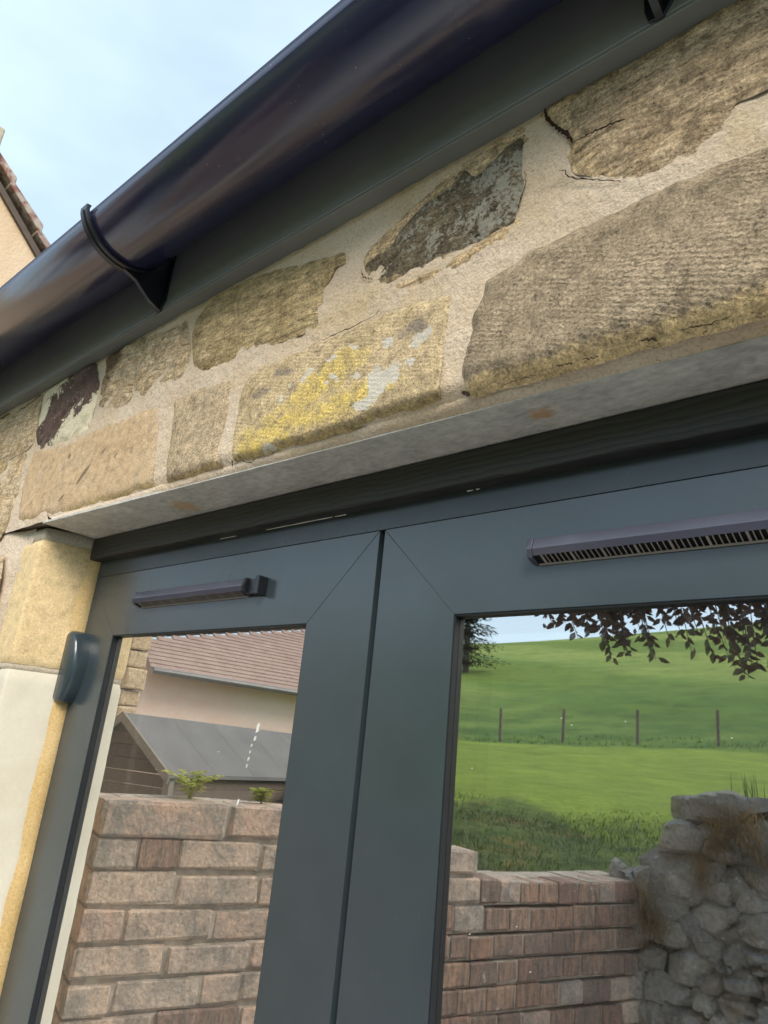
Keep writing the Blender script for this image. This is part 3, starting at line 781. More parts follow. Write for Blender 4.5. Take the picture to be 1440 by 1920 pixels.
left = leaf(-1.2798, -.5685, 'left glazed anthracite door showing the brick garden wall and shed in its pane', True)
flecks(left, [(-.765-.004*i*.3, -.005-.0085*i, .0008, .0022*random.uniform(.4,1.3)) for i in range(4)]+[(-.757,.018,.003,.007),(-.760,.004,.002,.003),(-.775,-.075,.002,.004)]+[(random.uniform(-1.1,-.7), random.uniform(-.4,.1), .0004, .0005) for i in range(8)])
trickle_vent(left, -1.0985, -.800, .2165, True, True)
right = leaf(-.5600, .1516, 'right glazed anthracite door showing the green hillside and rubble wall in its pane', False)
flecks(right, [(random.uniform(-.44,-.12), random.uniform(-.35,.1), .0004, .0005) for i in range(12)])
trickle_vent(right, -.3525, -.040, .2180, True, True)
# black seal in the gap between the leaves
obj('seal', W().box(-.5683, -.5603, .632, .67, -EYE+.03, .2598), MT['gasket'], right)
# curved hinge cover at the left edge
pts = [(-1.2835, .0345), (-1.2835, .1545)] + [(-1.2755, .1575), (-1.266, .1565)] + [(-1.2835+.0125+.0345*math.cos(a), .092+.064*math.sin(a)) for a in np.linspace(1.15, -1.25, 14)] + [(-1.272, .0325)]
cx_, cz_ = -1.268, .095
rings = [(1.0, .6149), (1.0, .599), (.97, .594), (.90, .5905), (.78, .5885)]
vs = []; N_ = len(pts)
for s_, y in rings:
    for p in pts: vs.append((cx_+(p[0]-cx_)*s_, y, cz_+(p[1]-cz_)*(1-(1-s_)*.45)))
fs = []
for j in range(len(rings)-1):
    for i in range(N_): fs.append((j*N_+i, j*N_+(i+1) % N_, (j+1)*N_+(i+1) % N_, (j+1)*N_+i))
fs.append(tuple(range((len(rings)-1)*N_, len(rings)*N_)))
obj('hinge_cover', (vs, fs), MT['hinge'], left, smooth=True)

# dim room behind the panes
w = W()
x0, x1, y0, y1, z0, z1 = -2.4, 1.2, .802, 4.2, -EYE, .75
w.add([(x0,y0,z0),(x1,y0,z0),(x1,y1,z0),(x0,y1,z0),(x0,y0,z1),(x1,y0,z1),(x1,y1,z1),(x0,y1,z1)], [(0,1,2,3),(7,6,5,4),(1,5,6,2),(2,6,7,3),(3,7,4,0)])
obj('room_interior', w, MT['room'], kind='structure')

# ------------------------------------------------------------------ fascia, gutter, roof
fas = thing('fascia_board', (-.8, .4765, .6525), 'dark grey fascia board along the eaves above the stones and behind the black gutter', 'fascia')
w = W().box(-3.2, 1.6, .4765, .4945, .655, .83)
obj('board', w, MT['fascia'], fas, bevel=.001)
obj('lower_return', W().box(-3.2, 1.6, .4772, .5085, .6505, .6548), MT['soffit'], fas, bevel=.0008)
gut = thing('gutter', (-.8, .395, .695), 'black half-round plastic gutter running along the eaves under the sky', 'gutter')
gy, gz, gr = .395, .767, .0727
def ring(r, a0, a1, n): return [(gy+r*math.cos(a0+(a1-a0)*i/n), gz+r*math.sin(a0+(a1-a0)*i/n)) for i in range(n+1)]
A0, A1 = math.radians(203), math.radians(362)
outer = ring(gr, A0, A1, 28); inner = ring(gr-.0022, A1, A0, 28)
lip = [(outer[0][0]-.001, outer[0][1]+.004), (outer[0][0]+.003, outer[0][1]+.0055), (inner[-1][0]+.001, inner[-1][1]+.003)]
obj('trough', W().prism(outer+inner+lip, 'x', -3.2, 1.6), MT['gutter'], gut, smooth=True)
def bracket(xc, name='bracket'):
    hw = .0105
    o2 = ring(gr+.0045, math.radians(198), math.radians(268), 16)
    web = [(.424, gz-gr-.013), (.452, .6605), (.468, .6545), (.4762, .6525), (.4762, .760), (.468, .752)]
    i2 = ring(gr+.0004, math.radians(345), math.radians(198), 20)
    b = obj(name, W().prism(o2+web+i2, 'x', xc-hw*.35, xc+hw*.35), MT['bracket'], gut, bevel=.0006)
    o3 = ring(gr+.0058, math.radians(197), math.radians(300), 20); i3 = ring(gr+.0003, math.radians(300), math.radians(197), 20)
    hook = [(o3[0][0]-.001, o3[0][1]+.008), (o3[0][0]+.007, o3[0][1]+.009)]
    obj('strap', W().prism(o3+i3+hook[::-1], 'x', xc-hw, xc+hw), MT['bracket'], b, bevel=.0008)
    r = W()
    r.prism(ring(gr+.0078, math.radians(197), math.radians(275), 18)+ring(gr+.005, math.radians(275), math.radians(197), 18), 'x', xc-.0022, xc+.0022)
    obj('rib', r, MT['bracket'], b, bevel=.0004)
    obj('back_plate', W().prism([(xc-.010, .6540), (xc+.004, .6522), (xc+.0135, .668), (xc+.0135, .79), (xc-.0135, .79), (xc-.0135, .67)], 'y', .4735, .4764), MT['bracket'], b, bevel=.0008)
bracket(-.982); bracket(-.160)
roof = thing('roof', (-.8, .5, .83), 'low tiled roof slope above the gutter', 'roof')
obj('roof_slab', W().prism([(.40, .846), (2.6, 2.2), (2.6, 2.26), (.395, .866)], 'x', -3.25, 1.65), plain('roof_tile', (.12,.09,.08), .8), roof)

# ================================================================== neighbouring gable seen past the eaves
nb = thing('neighbour_house', (-4.6, 1.2, -EYE), 'sandy rendered gable of a neighbouring house with weathered red verge tiles beyond the gutter', 'house')
m = M('sandy_render')
_c = m.mix(m.rng(m.noise(2.2, 6, .65), .35, .65), (.58,.42,.27), (.68,.53,.38))
_c = m.mix(m.rng(m.noise(1.1, 4), .62, .7), _c, (.66,.56,.44))
m.bsdf(_c, .95, normal=m.bump(m.noise(60, 4), .4, .01), spec=.2); MT['render_sand'] = m.m
m = M('weathered_verge_tile')
_c = m.mix(m.rng(m.noise(14, 6, .7), .42, .56), (.24,.115,.085), (.50,.45,.40))
_c = m.mix(m.rng(rnd_of(m), 0, 1, 0, .5), _c, (.17,.09,.075))
m.bsdf(_c, .9, normal=m.bump(m.noise(90, 3), .4, .006), spec=.2); MT['verge'] = m.m
sl = -.932                                             # verge slope dz/dy
vz = lambda y: 3.41+(y-.894)*sl
ya, yb_ = .30, 2.6
obj('gable_wall', W().prism([(yb_, -EYE), (yb_, vz(yb_)-.16), (ya, vz(ya)-.16), (ya-.7, vz(ya)-.80), (ya-.7, -EYE)], 'x', -10, -4.54), MT['render_sand'], nb)
obj('barge_mortar', W().prism([(yb_, vz(yb_)-.16), (ya, vz(ya)-.16), (ya, vz(ya)-.105), (yb_, vz(yb_)-.105)], 'x', -4.70, -4.515), plain('verge_bed', (.10,.075,.06), .9), nb)
k = 0
y = ya
while y < yb_:
    L = .23
    za, zb2 = vz(y), vz(y+L*1.12)
    lift = .014
    q = [(y, za-.085+lift), (y+L*1.12, zb2-.085+lift*2.6), (y+L*1.12, zb2+lift*2.6-.01), (y, za-.02)]
    obj('verge_tile', W().prism(q, 'x', -4.80, -4.475+random.uniform(-.008, .008)), MT['verge'], nb, bevel=.006)
    y += L
obj('roof_slope', W().prism([(yb_+.1, vz(yb_+.1)-.03), (ya, vz(ya)-.03), (ya-.75, vz(ya)-.70), (ya-.75, vz(ya)-.76), (ya, vz(ya)-.09), (yb_+.1, vz(yb_+.1)-.09)], 'x', -10.2, -4.79), MT['verge'], nb)
# paler stone of the chimney shoulder at the very top of the verge
obj('apex_stone', W().box(-4.62, -4.44, .50, .865, vz(.80)-.12, vz(.80)+.085), plain('pale_apex_stone', (.42,.37,.29), .9, .2), nb, bevel=.012)

# ================================================================== the garden the glass looks out on
# the doors face -Y; RY(d) is the place d metres out along the line of sight folded by the pane plane at y = .625
def RY(d): return 1.250-d
# ground
GX = 900
obj('ground', W().add([(-GX, -GX, -EYE-.02), (GX, -GX, -EYE-.02), (GX, GX, -EYE-.02), (-GX, GX, -EYE-.02)], [(0, 1, 2, 3)]), plain('yard_ground', (.50,.51,.51), .9, .2, nscale=4, var=.12), kind='structure')

# ---- brick garden wall
m = M('weathered_garden_brick')
r_ = rnd_of(m)
_c = m.ramp(r_, [(0,(.60,.45,.345)),(.25,(.66,.49,.37)),(.5,(.52,.41,.33)),(.75,(.66,.46,.34)),(1,(.56,.385,.29))])
_c = m.mix(m.rng(m.noise(11, 6, .75), .44, .64), _c, (.33,.29,.245))
_c = m.mix(m.rng(m.noise(6.5, 5, .75), .52, .66, 0, .75), _c, (.22,.195,.175))
_c = m.mix(m.rng(m.noise(19, 5, .7), .62, .70), _c, (.52,.46,.40))
_c = m.mix(.8, _c, m.ramp(m.noise(90, 4, .7), [(.28,.55),(.5,1.0),(.75,1.3)]), 'MULTIPLY')
m.bsdf(_c, .95, normal=m.bump(m.noise(70, 4, .7), .8, .008), spec=.2); MT['brick'] = m.m
m = M('red_tooled_brick')
r_ = rnd_of(m)
_c = m.ramp(r_, [(0,(.38,.215,.15)),(.3,(.47,.29,.20)),(.5,(.27,.18,.145)),(.75,(.47,.30,.215)),(1,(.33,.185,.14))])
_v = m.noise(26, 4, .65, vec=m.map((2.5, 2.5, .5)))
_c = m.mix(m.rng(_v, .40, .60, 0, .8), _c, (.17,.14,.12))
_c = m.mix(m.rng(m.noise(24, 5, .7), .64, .69), _c, (.50,.45,.40))
_c = m.mix(.8, _c, m.ramp(m.noise(110, 4, .7), [(.28,.5),(.5,1.0),(.75,1.3)]), 'MULTIPLY')
m.bsdf(_c, .95, normal=m.bump(_v, .8, .01), spec=.2); MT['brick_red'] = m.m
MT['old_mortar'] = plain('old_wall_mortar', (.42,.35,.28), .95, .2, nscale=25, var=.35, bumpd=.004)
KS = 1.10
Cw = np.array([-1.593*KS, .905*KS]); Dw = np.array([.297, .955]); Nw = np.array([.955, -.297])   # along wall, and out of its seen face
ztop = -.16*KS
gw = thing('garden_wall', (Cw[0], RY(Cw[1]), -EYE), 'weathered brick garden wall mirrored in both door panes, stepping down towards the rubble', 'wall')
def wp(s, o, z): return (Cw[0]+Dw[0]*s+Nw[0]*o, RY(Cw[1]+Dw[1]*s+Nw[1]*o), ztop+z)
BR = []
for vi in range(5):
    bm = bmesh.new(); bmesh.ops.create_cube(bm, size=1.0)
    dims = Vector((.21, .11, .066))
    for v in bm.verts: v.co *= dims
    bmesh.ops.bevel(bm, geom=list(bm.edges), offset=.006, segments=1, affect='EDGES')
    for v in bm.verts: v.co = Vector(((v.co.x+random.uniform(-.003,.003))/dims.x, (v.co.y+random.uniform(-.0025,.0025))/dims.y, (v.co.z+random.uniform(-.0025,.0025))/dims.z))
    BR.append(bm)
def brick_mesh(i, m_):
    me = bpy.data.meshes.new('brick'); BR[i].to_mesh(me); me.materials.append(m_); return me
BMESH = {('brick', i): brick_mesh(i, MT['brick']) for i in range(5)}
BMESH.update({('brick_red', i): brick_mesh(i, MT['brick_red']) for i in range(5)})
wall_rot = math.atan2(-Dw[1], Dw[0])
def brick(s0, s1, z0, z1, o0, depth, m_, parent=gw):
    me = BMESH[(m_, random.randrange(5))]
    o = bpy.data.objects.new('brick', me); COL.objects.link(o); o.parent = parent
    c = Vector(wp((s0+s1)/2, o0-depth/2, (z0+z1)/2)) - BASE[parent]
    o.location = c; o.scale = (s1-s0, depth, z1-z0)
    o.rotation_euler = (random.uniform(-.008, .008), random.uniform(-.008, .008), wall_rot+random.uniform(-.007, .007))
zc = [.010, -.080, -.158, -.236, -.314, -.388, -.462, -.538, -.614, -.690]
Ltot = 2.02
for j in range(len(zc)-1):
    s = -.0
    end = .80 if j == 0 else 1.20 if j == 1 else Ltot-.05*((j*7) % 4)*.5
    first = True
    while s < end-.03:
        if s < .78:
            L = random.choice((.21, .22, .225, .105)) if not first else (.22 if j % 2 == 0 else .105)
            if j == 0: L = .33 if first else .26
            m_ = 'brick' if random.random() < .9 else 'brick_red'
        else:
            L = random.uniform(.075, .135); m_ = 'brick_red' if random.random() < .85 else 'brick'
        first = False
        L = min(L, end-s)
        sag = -.014*sstep(.5, 1.6, s)+.004*math.sin(s*6+j)
        jn = .007 if s < .9 else .005
        jz = .010
        brick(s+jn/2, s+L-jn/2, zc[j+1]+jz*.5+sag+random.uniform(-.003,.003), zc[j]-jz*.5+sag+random.uniform(-.003,.003), random.uniform(-.002,.003)+(.006 if j == 0 else 0), .11, m_)
        s += L
    # the end of the wall that faces the house: alternate headers
    brick(-.0, .10, zc[j+1]+.007, zc[j]-.007, -.125, .10, 'brick')
def wall_box(s0, s1, o0, o1, z0, z1):
    vs = [wp(s, o, z) for z in (z0, z1) for s, o in ((s0, o0), (s1, o0), (s1, o1), (s0, o1))]
    return vs, [(0,1,2,3),(4,5,6,7),(0,1,5,4),(1,2,6,5),(2,3,7,6),(3,0,4,7)]
w = W()
for j in range(len(zc)-1):                               # pointing flush in the upright joints, raked out in the beds
    end = .80 if j == 0 else 1.20 if j == 1 else Ltot-.03
    for q in range(14):
        sa, sb = .004+(end-.008)*q/14, .004+(end-.008)*(q+1)/14
        sg = float(-.014*sstep(.5, 1.6, (sa+sb)/2)+.004*math.sin((sa+sb)*3+j))
        w.add(*wall_box(sa, sb, -.0055, -.21, zc[j+1]+.007+sg, zc[j]-.007+sg))
    w.add(*wall_box(.012, end-.01, -.013, -.20, zc[j+1]-.012, zc[j+1]+.012))
obj('joint_mortar', w, MT['old_mortar'], gw)
obj('lower_wall', W().add(*wall_box(.0, Ltot, .0, -.215, -EYE-ztop, zc[-1]-.001)), MT['brick'], gw, bevel=.01)

# ---- rubble stone wall, facing the house
RUB = {
 'R1': [(-1.023,-0.043),(-0.948,-0.035),(-0.873,-0.014),(-0.828,-0.014),(-0.794,-0.025),(-0.73,-0.023),(-0.731,-0.049),(-0.771,-0.066),(-0.815,-0.08),(-0.838,-0.109),(-0.924,-0.115),(-0.999,-0.125),(-1.022,-0.105)],
 'R2': [(-1.058,-0.141),(-1.028,-0.129),(-0.98,-0.129),(-0.962,-0.138),(-0.934,-0.125),(-0.908,-0.153),(-0.957,-0.225),(-1.022,-0.226),(-1.085,-0.231),(-1.073,-0.18)],
 'R3': [(-0.908,-0.157),(-0.872,-0.152),(-0.838,-0.173),(-0.82,-0.234),(-0.842,-0.241),(-0.912,-0.235),(-0.943,-0.223)],
 'R4': [(-0.815,-0.089),(-0.711,-0.05),(-0.686,-0.052),(-0.698,-0.21),(-0.79,-0.241),(-0.818,-0.204),(-0.835,-0.134)],
 'R5': [(-1.155,-0.278),(-1.1,-0.238),(-1.031,-0.223),(-0.985,-0.234),(-0.948,-0.245),(-0.89,-0.24),(-0.879,-0.281),(-0.894,-0.325),(-0.963,-0.379),(-1.01,-0.397),(-1.114,-0.399),(-1.152,-0.353)],
 'R6': [(-1.254,-0.339),(-1.222,-0.32),(-1.181,-0.318),(-1.16,-0.354),(-1.128,-0.384),(-1.119,-0.402),(-1.153,-0.389),(-1.212,-0.346)],
 'R7': [(-0.878,-0.277),(-0.825,-0.247),(-0.813,-0.266),(-0.778,-0.305),(-0.748,-0.343),(-0.81,-0.359),(-0.866,-0.361),(-0.876,-0.314)],
 'R8': [(-0.808,-0.257),(-0.725,-0.251),(-0.689,-0.249),(-0.699,-0.334),(-0.747,-0.339),(-0.782,-0.297)],
 'R9': [(-1.071,-0.425),(-1.01,-0.409),(-0.956,-0.424),(-0.949,-0.459),(-0.924,-0.49),(-0.943,-0.51),(-1.014,-0.501),(-1.078,-0.486)],
 'R10': [(-0.937,-0.399),(-0.849,-0.366),(-0.816,-0.376),(-0.823,-0.425),(-0.844,-0.426),(-0.922,-0.445),(-0.943,-0.425)],
 'R11': [(-0.922,-0.454),(-0.844,-0.432),(-0.819,-0.432),(-0.817,-0.471),(-0.856,-0.493),(-0.911,-0.492)],
 'R12': [(-0.817,-0.4),(-0.77,-0.375),(-0.71,-0.371),(-0.718,-0.476),(-0.777,-0.474),(-0.813,-0.466),(-0.81,-0.423)],
 'R13': [(-0.823,-0.488),(-0.786,-0.492),(-0.719,-0.496),(-0.721,-0.522),(-0.793,-0.535),(-0.816,-0.522)],
 'R15': [(-0.934,-0.521),(-0.892,-0.535),(-0.885,-0.557),(-0.843,-0.547),(-0.861,-0.582),(-0.904,-0.592),(-0.928,-0.559)],
 'R16': [(-0.876,-0.551),(-0.826,-0.543),(-0.823,-0.569),(-0.874,-0.581)],
 'R17': [(-0.965,-0.619),(-0.904,-0.592),(-0.88,-0.617),(-0.907,-0.651),(-0.949,-0.65)],
 'R18': [(-0.878,-0.59),(-0.803,-0.572),(-0.773,-0.591),(-0.779,-0.622),(-0.839,-0.63),(-0.876,-0.624)],
 'R19': [(-0.898,-0.641),(-0.848,-0.64),(-0.793,-0.655),(-0.755,-0.671),(-0.791,-0.684),(-0.867,-0.682),(-0.904,-0.673)],
 'R20': [(-1.189,-0.743),(-1.113,-0.715),(-1.068,-0.735),(-1.079,-0.792),(-1.186,-0.822)],
 'R21': [(-1.02,-0.672),(-0.916,-0.665),(-0.905,-0.688),(-0.952,-0.716),(-1.004,-0.71)],
 'R22': [(-0.953,-0.735),(-0.918,-0.699),(-0.872,-0.691),(-0.854,-0.73),(-0.954,-0.758)],
 'R23': [(-0.768,-0.582),(-0.724,-0.556),(-0.729,-0.631),(-0.767,-0.627)],
 'R24': [(-1.047,-0.654),(-0.975,-0.637),(-0.958,-0.656),(-1.011,-0.667)],
 'R25': [(-1.059,-0.736),(-1.009,-0.716),(-0.962,-0.726),(-0.963,-0.761),(-1.06,-0.787)],
 'R26': [(-1.034,-0.559),(-0.943,-0.527),(-0.928,-0.567),(-0.965,-0.615),(-1.014,-0.619)],
 'R27': [(-0.818,-0.547),(-0.721,-0.526),(-0.723,-0.553),(-0.795,-0.566)],
 'R28': [(-0.843,-0.687),(-0.791,-0.688),(-0.732,-0.672),(-0.735,-0.705),(-0.838,-0.733)],
 'R29': [(-1.117,-0.515),(-1.069,-0.496),(-1.014,-0.51),(-0.952,-0.52),(-1.034,-0.555),(-1.109,-0.563)],
}
RUB.update({'R31': [(-.92,-.21),(-.78,-.23),(-.73,-.12),(-.75,-.055),(-.85,-.06),(-.91,-.12)], 'R32': [(-.86,-.34),(-.68,-.36),(-.66,-.22),(-.80,-.2)]})
m = M('grey_rubble')
r_ = rnd_of(m)
_c = m.ramp(r_, [(0,(.15,.148,.142)),(.3,(.28,.27,.25)),(.55,(.17,.158,.14)),(.8,(.35,.335,.305)),(1,(.21,.18,.14))])
_c = m.mix(m.rng(m.noise(8, 6, .7), .52, .66), _c, (.27,.27,.26))
_c = m.mix(m.rng(m.noise(5, 5, .7), .60, .68), _c, (.13,.095,.035))
_c = m.mix(m.rng(m.noise(26, 5, .7), .62, .68), _c, (.46,.45,.42))
_c = m.mix(m.rng(m.noise(7, 5, .75), .62, .72, 0, .6), _c, (.20,.14,.05))
_c = m.mix(.8, _c, m.ramp(m.noise(60, 5, .7), [(.28,.5),(.5,1.0),(.75,1.35)]), 'MULTIPLY')
m.bsdf(_c, .92, normal=m.bump(m.noise(35, 5, .7), .9, .015), spec=.25); MT['rubble'] = m.m
DR = 2.86
rw = thing('rubble_wall', (-.3, RY(DR), -EYE), 'dark grey rubble stone wall mirrored at the lower right of the right pane', 'wall')
for key, poly in RUB.items():
    _m = np.mean(np.array(poly), axis=0)
    poly = [tuple(_m+(np.array(q)-_m)*1.20) for q in poly]
    seed = sum(ord(c) for c in key)*5
    x, z, d, F, b = stone_geo(poly, .014, None, seed, jit=.005, step=.02, cut=.06)
    e = .007
    h = .062*(1-np.exp(-(d/e)**1.2)) + .009*fbm(x*9, z*9, seed, 4, .55) + .03*(z-z.mean())/.1*.12
    t = fbm(x*8+z*5, (z-x*.5)*14, seed+4, 3, .5)
    h = h + .030*np.floor(t*4)/4
    rs = random.Random(seed)
    for _ in range(6):
        an = rs.uniform(0, 6.28); sl_ = rs.uniform(.15, .75); off_ = rs.uniform(.025, .055)
        ex = max(x.max()-x.min(), z.max()-z.min())*.25
        h = np.minimum(h, off_ + .02 - sl_*((x-x.mean())*math.cos(an)+(z-z.mean())*math.sin(an)-ex*.3))
    h += .006*fbm(x*40, z*40, seed+2, 3)
    h += -.06 if key in ('R26', 'R29', 'R24', 'R4', 'R31', 'R32') else random.uniform(-.015, .02)
    # out of the wall means towards the house (+Y)
    y = RY(DR)+h-.03
    F = [f[::-1] for f in orient(x, y, z, F)]
    obj('stone', (np.stack([x, y, z], 1), F), MT['rubble'], rw, smooth=False, attrs={'yel': np.zeros(len(x))})
# smaller stones packed behind and between the large ones
for row in range(7):
    zt_ = -.30-.085*row
    x = -1.30
    while x < -.50:
        L = random.uniform(.09, .17)
        j = lambda: random.uniform(-.018, .018)
        poly = [(x+j(), zt_-.08+j()), (x+L*.6+j(), zt_-.09+j()), (x+L+j(), zt_-.07+j()), (x+L+j(), zt_+j()), (x+L*.4+j(), zt_+.012+j()), (x+j(), zt_-.02+j())]
        xx, z, d, F, b = stone_geo(poly, .016, None, int(1000*(x+9))+row, jit=.004, step=.02, cut=.06)
        h = .045*(1-np.exp(-(d/.006)**1.2)) + .008*fbm(xx*18, z*18, row, 4)
        for _ in range(3):
            an = random.uniform(0, 6.28); h = np.minimum(h, random.uniform(.02,.05)-random.uniform(.1,.7)*((xx-xx.mean())*math.cos(an)+(z-z.mean())*math.sin(an)-.01))
        y = RY(DR)+h-.02
        obj('stone', (np.stack([xx, y, z], 1), [f[::-1] for f in orient(xx, y, z, F)]), MT['rubble'], rw, attrs={'yel': np.zeros(len(xx))})
        x += L
# extra plain stones continue the wall to the right of what the pane shows and below it
k = 0
for row in range(9):
    zb_ = -.10-.17*row
    x = -.70+.06*(row % 2)
    while x < 1.3:
        L = random.uniform(.18, .34)
        poly = [(x+.01, zb_-.15), (x+L*.5, zb_-.155), (x+L-.01, zb_-.15), (x+L-.005, zb_-.07), (x+L-.02, zb_-.005), (x+L*.5, zb_), (x+.015, zb_-.01), (x, zb_-.08)]
        if x > -.62 and row < 4 or row >= 4:
            xx, z, d, F, b = stone_geo(poly, .045, None, k*3+1, jit=.01, step=.04)
            h = .08*(1-np.exp(-(d/.03)**1.2)) + .02*fbm(xx*9, z*9, k, 4)
            y = RY(DR)+h-.06
            F = [f[::-1] for f in orient(xx, y, z, F)]
            obj('stone', (np.stack([xx, y, z], 1), F), MT['rubble'], rw, attrs={'yel': np.zeros(len(xx))})
        x += L; k += 1
w = W()
for (xa, xb, zt_) in ((-1.36,-1.22,-.46),(-1.22,-1.13,-.34),(-1.13,-1.05,-.25),(-1.05,-1.005,-.15),(-1.005,1.35,-.05)):
    w.box(xa, xb, RY(DR+.4), RY(DR)-.055, -EYE, zt_)
obj('earth_core', w, plain('dark_wall_earth', (.045,.036,.026), 1, .1, nscale=20, var=.4), rw)

# ---- meadow: one sheet in polar rows, rising from the garden to the hill crest
m = M('meadow_grass')
sx = m.n('ShaderNodeSeparateXYZ'); m.l(m.pos, sx.inputs[0])
big = m.noise(.12, 5, .6); midn = m.noise(1.6, 5, .65); fin = m.noise(18, 4, .7)
_c = m.mix(m.rng(midn, .3, .7), (.15,.215,.022), (.205,.28,.038))
# old plough marks and grazed bands across the far slope
wv = m.n('ShaderNodeTexWave', wave_type='BANDS', bands_direction='X'); m.l(m.map((1,1,1), (0,0,.9)), wv.inputs['Vector'])
wv.inputs['Scale'].default_value = .013; wv.inputs['Distortion'].default_value = 3.0; wv.inputs['Detail'].default_value = 2; wv.inputs['Detail Scale'].default_value = .6
far = m.attr('far')
_f = m.mix(m.rng(wv.outputs[1], .35, .65), (.135,.19,.024), (.245,.29,.062))
_f = m.mix(m.rng(big, .35, .7, 0, .6), _f, (.10,.20,.028))
_c = m.mix(far, _c, _f)
_c = m.mix(m.math('MULTIPLY', m.attr('rank'), m.rng(m.noise(.5, 4), .3, .6, .4, .9)), _c, (.06,.125,.02))
rough_ = m.attr('rough')
_rg = m.mix(m.rng(m.noise(2.6, 6, .7), .35, .62), (.03,.055,.013), (.105,.15,.028))
_rg = m.mix(m.rng(m.noise(1.3, 5, .7), .53, .64), _rg, (.15,.10,.03))
_c = m.mix(m.rng(m.math('ADD', rough_, m.math('MULTIPLY', m.math('SUBTRACT', m.noise(2.2, 5, .7), .5), .9)), .35, .65), _c, _rg)
_c = m.mix(.7, _c, m.ramp(m.noise(.55, 7, .75), [(.32,.55),(.5,1.0),(.68,1.35)]), 'MULTIPLY')
_c = m.mix(m.rng(m.noise(.9, 6, .75), .60, .70, 0, .5), _c, (.17,.21,.05))
_c = m.mix(.6, _c, m.ramp(fin, [(.3,.6),(.5,1.0),(.7,1.3)]), 'MULTIPLY')
m.bsdf(_c, .9, normal=m.bump(m.noise(9, 6, .75), .8, .12), spec=.2); MT['meadow'] = m.m
RS = np.concatenate([np.linspace(2.2, 10, 60), np.linspace(10.3, 28, 50), np.linspace(29, 150, 70), np.linspace(160, 420, 10)])
AZ = np.radians(np.linspace(-75, 46.5, 165))                   # positive to the left (-X) of straight out
def tilt_of(az): return np.interp(np.degrees(az), [-75, 13, 33, 52], [13, 11.55, 9.05, 8.3])
def el_of(r, az):
    """elevation angle of the ground seen from the eye, by distance"""
    crest = tilt_of(az)
    fence = np.interp(np.degrees(az), [-75, 17, 32, 52], [3.4, 2.85, 1.8, 1.2])
    ctl_r = [2.2, 3.2, 4.6, 6.2, 8.6, 14, 25.5, 40, 70, 110, 150, 420]
    ctl_e = [-16, -11.5, -7.2, -4.2, -1.7, 0.0, None, None, None, None, None, None]
    e = np.array([-16, -11.5, -7.4, -4.4, -1.6, .35, 0, 0, 0, 0, 0, 0], float)
    e[6] = fence
    span = crest-fence
    for i, t in zip(range(7, 11), (.42, .78, .96, 1.0)): e[i] = fence+span*t
    e[11] = crest*.45
    return np.interp(r, ctl_r, e)
V = []; far_a = []; rough_a = []; rank_a = []
def near_edge(az):
    u = np.array([-math.sin(az), math.cos(az)])
    # where the sight line crosses the brick wall line and the rubble wall
    den = u[0]*Nw[0]+u[1]*Nw[1]
    rb = (Cw@Nw)/den if abs(den) > 1e-6 else 99
    sx_ = (u*rb-Cw)@Dw
    rr = (DR+.30)/max(.2, math.cos(az))
    return rb+.24/abs(den) if -.5 < sx_ < Ltot else rr
for az in AZ:
    r_near = near_edge(az)
    for r in RS:
        r = max(r, r_near+.004*r)
        x, yv = -r*math.sin(az), r*math.cos(az)
        z = r*math.tan(math.radians(float(el_of(r, az))))
        z += .05*float(noise.noise(Vector((x*.9, yv*.9, 0))))*min(1, r/5)
        V.append((x, RY(yv), z)); far_a.append(float(sstep(22, 29, r)))
        rank_a.append(float(sstep(23.6, 24.6, r)*(1-sstep(28, 60, r))))
        rough_a.append(float(1-sstep(6.2, 8.2, r+.8*math.sin(math.degrees(az)*.35)))*(1 if True else 0))
nr = len(RS)
F = [(i*nr+j, i*nr+j+1, (i+1)*nr+j+1, (i+1)*nr+j) for i in range(len(AZ)-1) for j in range(nr-1)]
obj('meadow', (V, F), MT['meadow'], kind='structure', smooth=True, attrs={'far': far_a, 'rough': rough_a, 'rank': rank_a})
def on_meadow(azd, r, up=0):
    az = math.radians(azd)
    return Vector((-r*math.sin(az), RY(r*math.cos(az)), r*math.tan(math.radians(float(el_of(r, az))))+up))

# rough grass and weeds on the bank: nobody could count the blades
def blades(name, spots, m_, parent=None, **kw):
    w = W()
    for (p, hgt, wd, lean, ang) in spots:
        dx, dy = math.cos(ang), math.sin(ang)
        a = Vector((dx*wd, dy*wd, 0)); t = Vector((-dy*lean, dx*lean, hgt))
        o = len(w.v)
        w.v += [tuple(p-a), tuple(p+a), tuple(p+t*.55+a*.7+Vector((0,0,.02*hgt))), tuple(p+t*.55-a*.7), tuple(p+t)]
        w.f += [(o, o+1, o+2, o+3), (o+3, o+2, o+4)]
    return obj(name, w, m_, parent, kind='stuff', **kw)
def leaf_mat(name, a, b, rough=.6, trans=.35):
    m = M(name)
    g = m.noise(7, 4, .7)
    c = m.mix(m.rng(g, .35, .65), a, b)
    d = m.n('ShaderNodeBsdfPrincipled'); m.l(c, d.inputs['Base Color']); d.inputs['Roughness'].default_value = rough
    t = m.n('ShaderNodeBsdfTranslucent'); m.l(c, t.inputs[0])
    x = m.n('ShaderNodeMixShader'); x.inputs[0].default_value = trans
    m.l(d.outputs[0], x.inputs[1]); m.l(t.outputs[0], x.inputs[2]); m.l(x.outputs[0], m.out.inputs['Surface'])
    return m.m
MT['blade'] = leaf_mat('bank_grass_blade', (.03,.06,.012), (.10,.15,.028))
MT['dry'] = leaf_mat('dry_grass_blade', (.30,.20,.075), (.15,.10,.04))
sp_ = []
